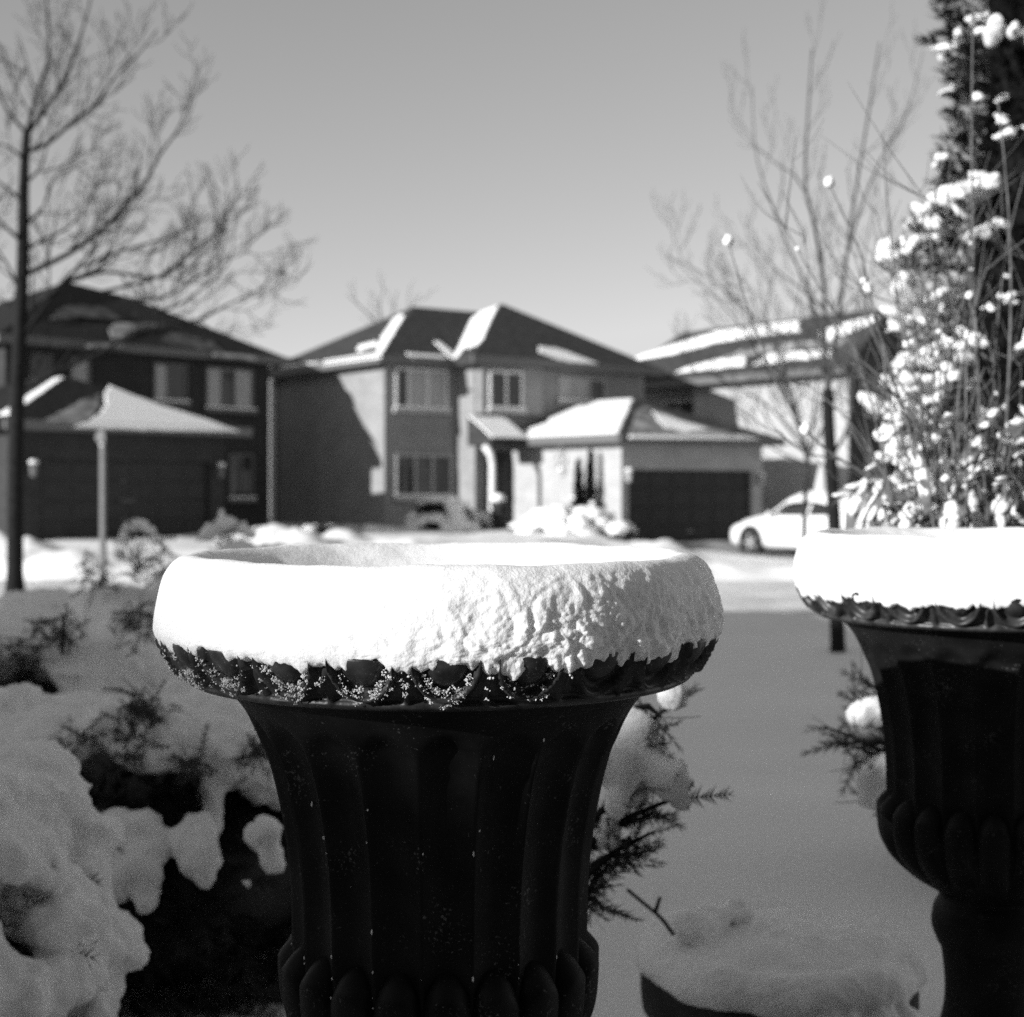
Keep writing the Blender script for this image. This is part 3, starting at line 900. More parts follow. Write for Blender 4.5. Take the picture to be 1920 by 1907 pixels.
for i in range(90):
    a = 2*math.pi*i/90
    wv = noise.noise(Vector((math.cos(a)*1.8, math.sin(a)*1.8, 3)))
    mb.ball(((0.214 + 0.008*wv)*math.cos(a), (0.214 + 0.008*wv)*math.sin(a), 0.268 + 0.012*wv), (0.045, 0.045, 0.037), None, 2)
for (x, y, z, s) in ((-0.15, -0.04, 0.322, 0.036), (-0.12, 0.0, 0.326, 0.030), (-0.065, 0.03, 0.330, 0.030), (-0.035, -0.02, 0.318, 0.013), (0.0, -0.03, 0.316, 0.010), (-0.02, -0.05, 0.314, 0.012), (0.05, -0.06, 0.31, 0.012)):
    mb.ball((x, y, z + 0.008), (s*1.15, s*1.1, s*.9), None, 2, 0.5, x*9)
for (a, dz, s) in ((-75, 0.19, 0.045), (-68, 0.13, 0.04), (-60, 0.2, 0.05), (-52, 0.14, 0.035), (-45, 0.2, 0.04), (-66, 0.08, 0.04), (-82, 0.22, 0.04)):
    mb.ball((0.235*math.cos(R(a)), 0.235*math.sin(R(a)), dz), (s, s, s*1.5), None, 2, 0.3, a)
me = blended(mb, 0.006, 4, 0.010, 9, 3, 0.0016)
link_mesh('snow', me, M['snow'], pr)
tw = MB()
tw.tube(smooth_path([P(1176, 1668, 2.5), P(1205, 1692, 2.5), P(1240, 1722, 2.5), P(1262, 1752, 2.52)], 3), 0.0035, 6)
tw.tube([P(1228, 1712, 2.5), P(1238, 1682, 2.5)], [0.004, 0.003], 6)
tag(tw.build('twig', M['bark']), 'short forked dark twig sticking out beside the snowy planter', 'twig')

# ------------------------------------------------------------ evergreen sprays
def spray_template(n=9, width=0.34, needle=0.26, thick=0.035, droop=0.12):
    vs = [(0, -0.012, 0), (0, 0.012, 0), (1, 0, -droop)]
    fs = [(0, 1, 2)]
    for i in range(n):
        t = 0.06 + 0.94*i/n
        L = width * (1 - 0.55*t) * (0.7 + 0.3*math.sin(i*2.1))
        for sgn in (-1, 1):
            k = len(vs)
            z = -droop*t*t
            vs += [(t-thick, 0, z), (t+thick, 0, z), (t+needle*0.8, sgn*L, z-0.03)]
            fs.append((k, k+1, k+2))
    return np.array(vs), np.array(fs)
TPL_YEW = spray_template(12, 0.30, 0.16, 0.03, 0.1)
TPL_CED = spray_template(7, 0.42, 0.42, 0.075, 0.25)

def sprays(name, inst, tpl, m, parent):
    """inst: list of (pos, dir, size)"""
    tv, tf = tpl
    rnd = np.random.RandomState(len(inst) + 7)
    V = []; Fc = []
    for k, (p, d, s) in enumerate(inst):
        d = np.array(d, float); d /= np.linalg.norm(d) + 1e-9
        a = rnd.normal(size=3); a -= d * a.dot(d); a /= np.linalg.norm(a) + 1e-9
        b = np.cross(d, a)
        X = tv[:, :1]*d + tv[:, 1:2]*a + tv[:, 2:3]*b
        V.append(np.array(p) + X*s)
        Fc.append(tf + k*len(tv))
    V = np.concatenate(V); Fc = np.concatenate(Fc)
    me = bpy.data.meshes.new(name)
    me.from_pydata(V.tolist(), [], Fc.tolist()); me.update()
    return link_mesh(name, me, m, parent)

def dome_shrub(name, label, cat, cx, cy, rx, ry, top, seed, n_spray=900, spray=0.16, n_snow=60, lump=0.11, fingers=14, voxel=0.016,
               low=0.30, group=None, hole=0.12, gz=None, flen=0.12, thin=0.75, tpl=TPL_YEW, core=True, extra=(), wide=1.3, fol=(0.5, 0.76), tufts=()):
    rnd = random.Random(seed)
    gz = terrain(cx, cy) if gz is None else gz
    h = top - gz
    root = empty(name, (cx, cy, gz), 0, label, cat, group)
    def surf(a, e, k=1.0):
        w_ = 1 + 0.14*noise.noise(Vector((math.cos(a)*1.6, math.sin(a)*1.6, e*1.5 + seed)))
        return Vector((rx*k*w_*math.cos(a)*math.cos(e)**0.7, ry*k*w_*math.sin(a)*math.cos(e)**0.7, h*0.98*math.sin(e)*w_**0.5))
    inst = []
    for _ in range(n_spray):
        a = rnd.uniform(0, 2*math.pi); e = math.asin(rnd.uniform(0.0, 0.8)); k = rnd.uniform(*fol)
        p = surf(a, e, k)
        d = Vector((math.cos(a)*rx, math.sin(a)*ry, 0)).normalized() * (1.2-0.6*math.sin(e)) + Vector((rnd.gauss(0, .45), rnd.gauss(0, .45), rnd.gauss(0, .3) - 0.15*math.sin(e)))
        inst.append((p, d, spray*rnd.uniform(0.6, 1.2)))
    org = Vector((cx, cy, gz))
    gaps = []
    for (c, r_) in tufts:                      # openings in the snow where dark twigs show
        gaps.append((c - org, r_*0.45 + 0.04, (c - Vector((0, 0, EYE))).normalized()))
        for _ in range(int(560*r_)):
            q = c - org + Vector((rnd.gauss(0, r_*.24), rnd.uniform(.06, .22), rnd.gauss(0, r_*.2)))
            inst.append((q, (rnd.gauss(0, .8), -0.7 + rnd.gauss(0, .4), rnd.gauss(-.2, .6)), rnd.uniform(.035, .07)))
    def open_(p):
        for (c, r_, d) in gaps:
            v = p - c
            if (v - d*v.dot(d)).length < r_ and v.dot(d) < 0.25: return True
        return False
    sprays('foliage', inst, tpl, M['needle'], root)
    if core:
        sb = MB()
        for _ in range(9):
            a = rnd.uniform(0, 2*math.pi); e = rnd.uniform(0.3, 1.2); q = surf(a, e, 0.7)
            sb.tube(smooth_path([(0, 0, -0.05), q*0.4 + Vector((0, 0, 0.02)), q], 4), [0.02]*4 + [0.012]*4 + [0.006], 5)
        sb.build('stem', M['bark'], root)
        cb = MB(); cb.ball((0, 0, h*0.36), (rx*0.72, ry*0.72, h*0.46), None, 3, 0.35, seed)
        cb.build('inner_growth', M['needle'], root, True)
    mb = MB()
    for _ in range(n_snow):
        a = rnd.uniform(0, 2*math.pi); e = math.asin(rnd.uniform(low, 1.0))
        if noise.noise(Vector((math.cos(a)*2.3*math.cos(e), math.sin(a)*2.3*math.cos(e), seed*1.7))) > 0.5 - hole*2: continue
        p = surf(a, e, 0.97)
        if gaps and open_(p): continue
        s = lump*rnd.uniform(0.65, 1.35)
        mb.ball(p, (s*wide, s*wide, s*thin*rnd.uniform(0.7, 1.0)), Matrix.Rotation(a, 3, 'Z') @ Matrix.Rotation((1.2-e)*0.7, 3, 'Y'), 2, 0.3, rnd.random()*9)
    for _ in range(fingers):
        a = rnd.uniform(0, 2*math.pi); e = math.asin(rnd.uniform(max(0.05, low-0.12), min(1, low+0.25)))
        p = surf(a, e, 1.0)
        L = flen*rnd.uniform(0.5, 1.5)
        n_ = 5
        out = Vector((math.cos(a), math.sin(a), 0))
        for i in range(n_):
            t = i/(n_-1)
            s = lump*(0.55 - 0.33*t)*rnd.uniform(0.85, 1.15)
            if gaps and open_(p + out*0.05*t + Vector((0, 0, -L*t))): continue
            mb.ball(p + out*0.05*t + Vector((0, 0, -L*t)), (s, s, s*1.2), None, 2, 0.3, i + seed)
    for (c, s_) in extra:
        mb.ball(c - Vector((cx, cy, gz)), (s_, s_, s_*1.2), None, 2, 0.4, c.x*9)
    me = blended(mb, voxel, 3, lump*0.24, 1.25/lump, seed, lump*0.035)
    tag(link_mesh('snow_load', me, M['snow'], root), kind='stuff')
    return root

HG = 'snow-laden evergreens of the left bed'
dome_shrub('evergreen_shrub', 'nearest evergreen at the lower left edge, with tall drooping lumps of snow', 'shrub', -0.93, 2.35, 0.245, 0.36, 1.17, 11, 1300, 0.11, 120, 0.07, 44, 0.010, 0.50, HG, 0.15, flen=0.16)
dome_shrub('evergreen_shrub', 'broad evergreen directly left of the central urn, white crust over black underside', 'shrub', -0.95, 3.5, 0.74, 0.62, 1.09, 12, 2800, 0.15, 200, 0.09, 70, 0.012, 0.77, HG, 0.20, flen=0.10, thin=0.62, tufts=[(P(240, 1345, 3.0), .10), (P(105, 1435, 2.95), .14), (P(215, 1425, 2.95), .11), (P(470, 1430, 2.95), .075), (P(330, 1450, 2.95), .08)], extra=[(P(480, 1570, 2.95), 0.03), (P(497, 1560, 2.93), 0.034), (P(505, 1590, 2.93), 0.026), (P(512, 1615, 2.93), 0.017), (P(465, 1655, 2.95), 0.012), (P(400, 1590, 3.0), 0.012)])
dome_shrub('evergreen_shrub', 'flat-topped snowed-over evergreen behind the short upright stick', 'shrub', -1.62, 4.9, 0.75, 0.6, 1.09, 13, 1100, 0.15, 120, 0.12, 26, 0.018, 0.5, HG, 0.14, tufts=[(P(240, 1172, 4.4), .15), (P(85, 1190, 4.4), .16), (P(15, 1230, 4.4), .13)])
dome_shrub('evergreen_shrub', 'long snow mound just left of the central snow cap', 'shrub', -1.35, 6.4, 0.75, 0.6, 1.15, 14, 1000, 0.16, 120, 0.13, 22, 0.022, 0.45, HG, 0.05, tufts=[(P(165, 1085, 5.9), .17), (P(255, 1070, 5.9), .15)])
dome_shrub('evergreen_shrub', 'rounded snow mound peeping over the left end of the central snow cap', 'shrub', -1.35, 8.0, 0.60, 0.5, 1.20, 15, 700, 0.18, 70, 0.13, 10, 0.022, 0.35, HG, 0.04)
dome_shrub('evergreen_shrub', 'low snowy bush at the foot of the bare street tree', 'shrub', -2.95, 9.6, 0.9, 0.6, 0.84, 18, 500, 0.16, 110, 0.17, 10, 0.024, 0.12, HG, 0.05)
sk = MB(); sk.tube([P(116, 1225, 4.6), P(118, 1190, 4.6), P(119, 1150, 4.6)], [0.008, 0.007, 0.005], 6)
tag(sk.build('stick', M['bark']), 'short upright dark stick poking out of the snow at the left', 'stick')

def yew(name, label, pts, snow, seed, D0, k_=1.0):
    """branchy young evergreen given by its limb ends, with snow lumps lying on the limbs"""
    rnd = random.Random(seed)
    base = Vector((pts[0][0].x, D0, terrain(pts[0][0].x, D0)))
    root = empty(name, base, 0, label, 'shrub', HG if k_ > 1 else None)
    inst = []; sb = MB()
    for (a, b) in pts:
        a = a - base; b = b - base
        sb.tube([a, a.lerp(b, 0.5) + Vector((0, 0, 0.01)), b], [0.006, 0.005, 0.002], 5)
        n = int((b-a).length / (0.009*k_**2))
        for i in range(n):
            t = (i + rnd.random())/n
            p = a.lerp(b, t)
            d = (b-a).normalized()*0.8 + Vector((rnd.gauss(0, .6), rnd.gauss(0, .6), rnd.gauss(-0.1, .5)))
            inst.append((p, d, rnd.uniform(0.045, 0.085)*k_))
    sb.build('stem', M['bark'], root)
    sprays('foliage', inst, TPL_YEW, M['needle'], root)
    mb = MB()
    for (c, rx, rz) in snow:
        c = c - base
        mb.ball(c, (rx, rx*0.9, rz), None, 2, 0.35, c.x*30)
        mb.ball(c + Vector((rx*0.4, 0, -rz*0.35)), (rx*0.6, rx*0.6, rz*0.7), None, 2, 0.3, c.z*20)
    tag(link_mesh('snow_load', blended(mb, 0.007, 4, 0.006, 22, seed), M['snow'], root), kind='stuff')

D = 2.05
yew('young_evergreen', 'snowy evergreen sprigs showing behind the right side of the central urn',
    [(P(1100, 1480, D), P(1262, 1318, D)), (P(1090, 1560, D), P(1235, 1440, D)), (P(1080, 1600, D), P(1280, 1490, D)), (P(1080, 1660, D), P(1225, 1560, D)),
     (P(1085, 1640, D+.05), P(1190, 1600, D)), (P(1090, 1700, D), P(1145, 1620, D)), (P(1080, 1690, D), P(1130, 1700, D)), (P(1060, 1700, D+.1), P(1120, 1400, D+.1)), (P(1190, 1330, D), P(1240, 1345, D)), (P(1110, 1590, D+.03), P(1215, 1530, D))],
    [(P(1258, 1300, D), 0.022, 0.026), (P(1195, 1375, D), 0.030, 0.040), (P(1160, 1440, D), 0.034, 0.042), (P(1225, 1430, D), 0.026, 0.03), (P(1255, 1455, D-.02), 0.030, 0.034),
     (P(1185, 1480, D), 0.026, 0.03), (P(1140, 1560, D), 0.022, 0.03), (P(1275, 1495, D), 0.018, 0.022), (P(1150, 1510, D-.03), 0.018, 0.022)], 41, D)
D = 2.75
yew('young_evergreen', 'dark evergreen tip poking out left of the blurred right urn',
    [(P(1700, 1440, D), P(1545, 1362, D)), (P(1700, 1440, D), P(1600, 1300, D)), (P(1710, 1350, D), P(1610, 1270, D)), (P(1710, 1440, D), P(1600, 1430, D)), (P(1710, 1520, D), P(1625, 1500, D)), (P(1700, 1470, D), P(1610, 1400, D)), (P(1690, 1400, D), P(1575, 1395, D)), (P(1720, 1500, D), P(1720, 1300, D))],
    [(P(1632, 1330, D), 0.035, 0.035), (P(1610, 1345, D), 0.026, 0.024), (P(1645, 1450, D), 0.040, 0.045), (P(1632, 1490, D), 0.026, 0.026), (P(1665, 1480, D), 0.04, 0.05)], 42, D)

D = 8.6
yew('evergreen_shrub', 'small drooping bush with a white hood right of the pale post',
    [(P(255, 1075, D), P(232, 1000, D)), (P(255, 1075, D), P(270, 985, D)), (P(262, 985, D), P(300, 1018, D)), (P(300, 1018, D), P(320, 1052, D)), (P(250, 1060, D), P(225, 1040, D)), (P(258, 1060, D), P(290, 1045, D)), (P(258, 1060, D), P(250, 1000, D)), (P(270, 1000, D), P(292, 1030, D))],
    [(P(245, 988, D), .05, .035), (P(262, 983, D), .055, .035), (P(280, 994, D), .042, .028), (P(296, 1012, D), .035, .03), (P(236, 1003, D), .04, .05), (P(288, 1048, D), .04, .02), (P(226, 1040, D), .04, .035), (P(308, 1030, D), .022, .02)], 43, D, 2.0)
D = 8.9
yew('evergreen_shrub', 'low bush capped with snow in front of the right end of the left garage',
    [(P(420, 1040, D), P(390, 1000, D)), (P(420, 1040, D), P(430, 985, D)), (P(425, 1030, D), P(470, 1005, D)), (P(420, 1030, D), P(450, 995, D)), (P(420, 1030, D), P(408, 992, D))],
    [(P(400, 990, D), .06, .05), (P(425, 982, D), .07, .05), (P(450, 990, D), .06, .04), (P(468, 1001, D), .045, .03), (P(388, 1000, D), .045, .05), (P(415, 965, D), .02, .04)], 44, D, 2.0)

# ------------------------------------------------------------ cedar and stems at the right
def cedar():
    rnd = random.Random(77)
    cx, cy = 1.95, 4.6
    gz = terrain(cx, cy)
    root = empty('cedar_tree', (cx, cy, gz), 0, 'tall dark cedar with clumps of snow in the upper right corner', 'tree')
    tb = MB(); tb.tube([(0, 0, -0.1), (0.02, 0, 1.5), (0, 0.02, 3.2), (0, 0, 4.6)], [0.07, 0.055, 0.035, 0.01], 8); tb.build('trunk', M['bark'], root)
    def rad(z):
        z += gz
        tab = [(0.3, 0.62), (1.2, 0.74), (1.7, 0.70), (2.1, 0.66), (2.5, 0.60), (2.75, 0.53), (3.0, 0.58), (3.3, 0.56), (3.9, 0.4), (4.6, 0.05)]
        for (a, ra), (b, rb_) in zip(tab, tab[1:]):
            if a <= z <= b: return ra + (rb_-ra)*(z-a)/(b-a)
        return 0.05
    inst = []
    for _ in range(17000):
        z = rnd.uniform(0.02, 4.2); a = rnd.uniform(0, 2*math.pi)
        cl = 1 + 0.25*noise.noise(Vector((math.cos(a)*2.2, math.sin(a)*2.2, z*3.3)))
        k = rnd.uniform(0.78, 1.0) * cl
        r = rad(z)*k
        p = (r*math.cos(a), r*math.sin(a), z)
        d = (math.cos(a)*0.6 + rnd.gauss(0, .45), math.sin(a)*0.6 + rnd.gauss(0, .45), 0.5 + rnd.gauss(0, .45))
        inst.append((p, d, rnd.uniform(0.035, 0.075)))
    sprays('crown', inst, TPL_CED, M['cedar'], root)
    cb = MB()
    zz = [0.0, 0.6, 1.2, 1.8, 2.4, 3.0, 3.6, 4.1]
    cb.tube([(0, 0, z) for z in zz], [rad(z)*0.80 for z in zz], 18)
    cb.build('inner_growth', M['cedar'], root, True)
    mb = MB()
    for _ in range(460):
        z = 2.9*rnd.random()**0.9 + 0.3; a = rnd.uniform(R(120), R(320))
        if z + gz > 2.62 and rnd.random() < 0.5: continue
        if noise.noise(Vector((a*2.6, z*4.2, 2))) < -0.2: continue
        cl = 1 + 0.25*noise.noise(Vector((math.cos(a)*2.2, math.sin(a)*2.2, z*3.3)))
        r = rad(z)*0.97*cl
        s = rnd.uniform(0.008, 0.022) if rnd.random() < .65 else rnd.uniform(.022, .045)
        c = Vector((r*math.cos(a), r*math.sin(a), z + 0.02))
        for q in range(rnd.choice([1, 2, 4, 6])):
            mb.ball(c + Vector((rnd.gauss(0, s*1.2), rnd.gauss(0, s*1.2), rnd.gauss(0, s*.8))), (s*rnd.uniform(.8, 1.8), s, s*rnd.uniform(.4, .7)), Matrix.Rotation(rnd.uniform(0, 3.1), 3, 'Z') @ Matrix.Rotation(rnd.gauss(0, .5), 3, 'Y'), 2, 0.6, rnd.random()*20)
    tag(link_mesh('snow_load', blended(mb, 0.008, 2, 0.006, 30, 4), M['snow'], root), kind='stuff')
cedar()

def stem_shrub():
    rnd = random.Random(91)
    cx, cy = 0.90, 2.95
    gz = terrain(cx, cy)
    root = empty('deciduous_shrub', (cx, cy, gz), 0, 'bare twiggy shrub of thin pale stems and curled snowy leaves above the right urn', 'shrub')
    base = Vector((cx, cy, gz))
    sb = MB(); pb = MB()
    def stem(pts, r0, r1, n=5):
        q = smooth_path([p - base for p in pts], n)
        k = len(q)
        sb.tube(q, [r0 + (r1-r0)*i/(k-1) for i in range(k)], 5)
        return q
    b0 = [Vector((0, 0, -0.05)) + base + Vector((rnd.uniform(0, .10), rnd.gauss(0, .05), 0)) for _ in range(10)]
    D = 2.9
    main = [
        [(1845, 1300), (1838, 960), (1828, 600), (1822, 250), (1826, -60)],
        [(1800, 1300), (1700, 945), (1620, 888), (1540, 835), (1470, 745), (1410, 600), (1366, 455)],
        [(1800, 1200), (1745, 940), (1690, 760), (1640, 590), (1615, 480), (1580, 400), (1555, 345)],
        [(1810, 1200), (1760, 900), (1715, 720), (1685, 560), (1665, 400), (1655, 245)],
        [(1850, 1200), (1880, 900), (1895, 600), (1890, 380), (1870, 180)],
        [(1860, 1200), (1915, 900), (1935, 600), (1960, 300)],
        [(1830, 1200), (1800, 900), (1770, 700), (1740, 560), (1700, 480)],
        [(1840, 1200), (1850, 900), (1862, 700), (1885, 480), (1920, 330)],
        [(1820, 1200), (1790, 860), (1762, 620), (1745, 420), (1770, 300)],
        [(1815, 1200), (1740, 850), (1660, 720), (1590, 660), (1530, 640)],
    ]
    for i, pl in enumerate(main):
        d = D + rnd.uniform(-0.15, 0.15)
        pts = [b0[i]] + [P(x, y, d) for x, y in pl]
        q = stem(pts, 0.0048, 0.0012)
        if i in (1, 2):
            pb.ball(q[-1] + Vector((0, 0, 0.004)), (0.011, 0.011, 0.012), None, 2, 0.4, i)
            pb.ball(q[len(q)*5//8], (0.011, 0.011, 0.013), None, 2, 0.4, i)
    def side(q, lo, r, gen):
        for _ in range(rnd.choice([1, 2, 3])):
            k = rnd.randrange(int(len(q)*lo), len(q)-1)
            d0 = (q[k+1]-q[k]).normalized()
            L = rnd.uniform(.06, .24)
            e = q[k] + (d0*0.8 + Vector((rnd.gauss(0, .45), rnd.gauss(0, .4), .1))).normalized()*L
            m_ = q[k].lerp(e, .5) + Vector((rnd.gauss(0, .01), 0, -.012))
            qq = smooth_path([q[k], m_, e], 4)
            sb.tube(qq, [r*(1-0.6*i/(len(qq)-1)) for i in range(len(qq))], 4)
            if gen: side(qq, .2, r*.65, 0)
    for _ in range(50):
        x0 = rnd.uniform(1680, 1935); d = D + rnd.uniform(-0.25, 0.3)
        sp = (x0-1850)*rnd.uniform(0.1, 1.0) + rnd.gauss(0, 65)
        top = rnd.uniform(300, 860)
        pts = [P(x0*0.4+1840*0.6, 1250, d), P(x0, 1000, d), P(x0 + sp*0.35 + rnd.gauss(0, 14), 1000-(1000-top)*.45, d), P(x0 + sp*0.7 + rnd.gauss(0, 20), 1000-(1000-top)*.75, d), P(x0 + sp*1.1 + rnd.gauss(0, 25), top, d + rnd.gauss(0, .08))]
        q = stem(pts, 0.0030, 0.0009)
        side(q, .3, 0.0017, 1)
        for _k in range(rnd.choice([0, 0, 0, 1, 2])):
            k = rnd.randrange(len(q)//2, len(q))
            s = rnd.uniform(0.003, 0.008)
            pb.ball(q[k] + Vector((0, 0, s*.4)), (s*1.3, s, s), Matrix.Rotation(rnd.uniform(0, 3), 3, 'Y'), 2, 0.6, k)
    sb.build('stem', M['stem'], root, True)
    # curled withered leaves, each holding a strip of snow
    lb = MB()
    def leaf(c, d, L, wd):
        d = d.normalized(); s = d.cross(Vector((0, 0, 1)))
        if s.length < 0.1: s = Vector((1, 0, 0))
        s.normalize(); u = s.cross(d)
        n = 6; vs = []
        for i in range(n+1):
            t = i/n
            wdt = wd*math.sin(math.pi*min(0.98, 0.06 + 0.92*t))**0.8
            cen = c + d*L*t - Vector((0, 0, 1))*L*0.35*t*t
            vs += [cen - s*wdt + u*wdt*0.35, cen, cen + s*wdt + u*wdt*0.35]
        fs = []
        for i in range(n):
            for k in (0, 1): fs.append((i*3+k, i*3+k+1, i*3+k+4, i*3+k+3))
        lb.add(vs, fs)
        for t in (0.25, 0.5, 0.75):
            cen = c + d*L*t - Vector((0, 0, 1))*L*0.35*t*t
            k = wd*math.sin(math.pi*t)
            ax = Matrix((d, s, u)).transposed()
            if rnd.random() < 0.75: pb.ball(cen + u*k*0.4, (L*0.24, k*0.85, k*0.35), ax, 2, 0.5, t + L*50)
    for _ in range(160):
        x0 = rnd.uniform(1620, 1945)
        f = rnd.random()
        lim = 780 if x0 > 1690 else 700
        y0 = 1010 - f*f*(1010-lim) if x0 < 1840 else 1015 - f*260
        if x0 < 1720 and y0 < 1000 - (x0-1625)*3.4: y0 = rnd.uniform(860, 1000)
        d = D + rnd.uniform(-0.25, 0.3)
        c = P(x0, y0, d) - base
        leaf(c, Vector((rnd.gauss(-0.1, .6), rnd.gauss(-0.2, .5), rnd.gauss(-0.6, .6))), rnd.uniform(0.05, 0.115), rnd.uniform(0.009, 0.023))
    for _ in range(40):
        x0 = rnd.gauss(1725, 45); y0 = rnd.uniform(640, 980)
        if x0 < 1720 - (y0-500)*0.2: continue
        d = D + rnd.uniform(0, 0.35)
        s = rnd.uniform(0.007, 0.017)
        for q in range(3): pb.ball(P(x0, y0, d) - base + Vector((rnd.gauss(0, s), rnd.gauss(0, s), rnd.gauss(0, s*.6))), (s, s, s*.8), None, 2, 0.6, x0 + q)
    lb.build('leaves', M['leaf'], root, True)
    tag(pb.build('snow_load', M['snow'], root, True), kind='stuff')
stem_shrub()

# ------------------------------------------------------------ bare trees
def grow(mb, path, r0, r1, rnd, depth, spacing, ln, up=0.5, sides=6, minr=0.003, spread=0.9):
    q = smooth_path(path, 4)
    k = len(q)
    rad = [r0 + (r1-r0)*(i/(k-1))**0.8 for i in range(k)]
    mb.tube(q, rad, sides)
    if depth <= 0: return
    acc = 0
    nxt = spacing*rnd.uniform(0.4, 1.0)
    for i in range(1, k):
        acc += (q[i]-q[i-1]).length
        if acc > nxt:
            acc = 0; nxt = spacing*rnd.uniform(0.6, 1.3)
            t = i/(k-1)
            d = (q[i]-q[i-1]).normalized()
            a = Vector((rnd.gauss(0, 1), rnd.gauss(0, 1), rnd.gauss(0, 1))); a -= d*a.dot(d); a.normalize()
            L = ln*rnd.uniform(0.55, 1.15)*(1.1-0.5*t)
            e1 = (d + a*spread*rnd.uniform(.6, 1.2)).normalized()
            p0 = q[i]; p1 = p0 + e1*L*0.4
            e2 = (e1 + Vector((0, 0, up)) + Vector((rnd.gauss(0, .15), rnd.gauss(0, .15), rnd.gauss(0, .15)))).normalized()
            p2 = p1 + e2*L*0.35
            e3 = (e2 + Vector((0, 0, up*.5)) + Vector((rnd.gauss(0, .2), rnd.gauss(0, .2), 0))).normalized()
            p3 = p2 + e3*L*0.3
            rr = max(minr, rad[i]*0.5)
            grow(mb, [p0, p1, p2, p3], rr, max(minr*.7, rr*0.35), rnd, depth-1, spacing*0.62, ln*0.55, up*.8, 4 if depth > 1 else 3, minr, spread)

def bare_tree(name, label, D, trunk, tr, limbs, seed, twig_r, spacing, ln, mtrunk='bark', mcrown='bark', wander=0.8, depth=2, sides=10, up=0.5, flare=1.5, spread=0.9):
    rnd = random.Random(seed)
    b = P(trunk[0][0], trunk[0][1], D)
    gz = terrain(b.x, D)
    base = Vector((b.x, D, gz))
    root = empty(name, base, 0, label, 'tree')
    tp = [P(x, y, D) - base for x, y in trunk]
    tp[0].z = -0.1
    q = smooth_path(tp, 6)
    k = len(q)
    rad = [tr[0] + (tr[1]-tr[0])*i/(k-1) for i in range(k)]
    rad[0] *= flare; rad[1] *= 1 + (flare-1)*.4
    for i in range(2, k): rad[i] *= 1 + 0.06*noise.noise(Vector((i*1.3, seed, 0)))
    tb = MB(); tb.tube(q, rad, sides); tb.build('trunk', M[mtrunk], root, True)
    cb = MB()
    for (pl, r0) in limbs:
        dy = rnd.uniform(-1, 1)*wander
        n = len(pl)
        pts = [P(x, y, D + dy*(i/max(1, n-1))) - base for i, (x, y) in enumerate(pl)]
        grow(cb, pts, r0, max(twig_r, r0*0.22), rnd, depth, spacing, ln, up, 6, twig_r, spread)
    cb.build('crown', M[mcrown], root, True)
    return root

bare_tree('street_tree', 'bare dark maple with a spreading crown at the left edge', 22.0,
    [(28, 1112), (29, 900), (33, 720), (38, 600), (43, 480), (44, 380), (46, 310), (50, 250)], (0.128, 0.06),
    [([(50, 250), (20, 215), (0, 180), (-25, 110)], .035), ([(50, 250), (70, 175), (92, 100), (88, 20), (82, -70)], .035), ([(52, 250), (85, 205), (125, 145), (142, 95), (165, 20), (178, -50)], .04),
     ([(46, 285), (90, 268), (140, 225), (180, 195), (215, 145), (260, 100), (295, 55)], .04), ([(46, 345), (75, 315), (88, 275), (110, 225)], .025), ([(44, 425), (80, 390), (100, 335), (130, 320), (165, 300)], .028),
     ([(42, 517), (130, 475), (190, 430), (225, 395), (270, 345), (300, 290), (335, 240), (360, 180)], .045), ([(42, 475), (80, 450), (130, 425), (170, 370), (185, 320)], .028),
     ([(36, 640), (90, 565), (125, 522), (160, 485), (190, 440), (200, 390)], .045), ([(120, 526), (200, 510), (300, 520), (360, 475), (410, 430), (430, 390)], .035),
     ([(160, 500), (230, 470), (330, 440), (400, 400)], .028), ([(190, 548), (290, 522), (340, 490), (400, 450)], .03), ([(250, 590), (320, 578), (380, 540), (430, 490), (440, 410)], .026), ([(300, 610), (370, 600), (430, 570), (490, 540), (525, 500)], .026),
     ([(230, 560), (300, 560), (370, 520), (420, 490), (470, 470)], .024), ([(33, 735), (80, 710), (140, 682), (200, 655), (250, 622), (290, 606)], .05),
     ([(44, 380), (10, 350), (-40, 320)], .035), ([(43, 455), (5, 420), (-40, 370)], .035), ([(40, 555), (10, 490), (-30, 440)], .035), ([(36, 590), (5, 565), (-40, 530)], .03), ([(46, 300), (15, 275), (-20, 268)], .03)],
    5, 0.006, 0.28, 1.1, depth=3)

bare_tree('young_tree', 'bare upright young tree with dark trunk between the two urns', 14.0,
    [(1572, 1228), (1568, 1120), (1565, 1000), (1560, 900), (1554, 800), (1552, 730)], (0.074, 0.056),
    [([(1552, 740), (1547, 668), (1544, 535), (1528, 428), (1510, 342), (1515, 214), (1523, 91)], .03), ([(1553, 730), (1572, 600), (1584, 508), (1600, 385), (1630, 203), (1649, 80)], .028), ([(1590, 470), (1614, 390), (1651, 299), (1699, 214), (1731, 96)], .016),
     ([(1520, 380), (1490, 330), (1453, 305), (1405, 262)], .012), ([(1545, 580), (1500, 540), (1453, 503), (1400, 438)], .014), ([(1547, 650), (1520, 560), (1470, 440), (1420, 300), (1410, 160)], .016), ([(1556, 860), (1590, 800), (1602, 700), (1625, 560), (1650, 430)], .022),
     ([(1548, 700), (1490, 640), (1420, 600), (1330, 520), (1250, 480)], .014), ([(1575, 590), (1620, 540), (1680, 520)], .012), ([(1556, 690), (1600, 620), (1620, 480), (1640, 380)], .016)],
    6, 0.0026, 0.34, 0.75, mcrown='twig', wander=0.6, depth=3, up=0.85, spread=0.7)

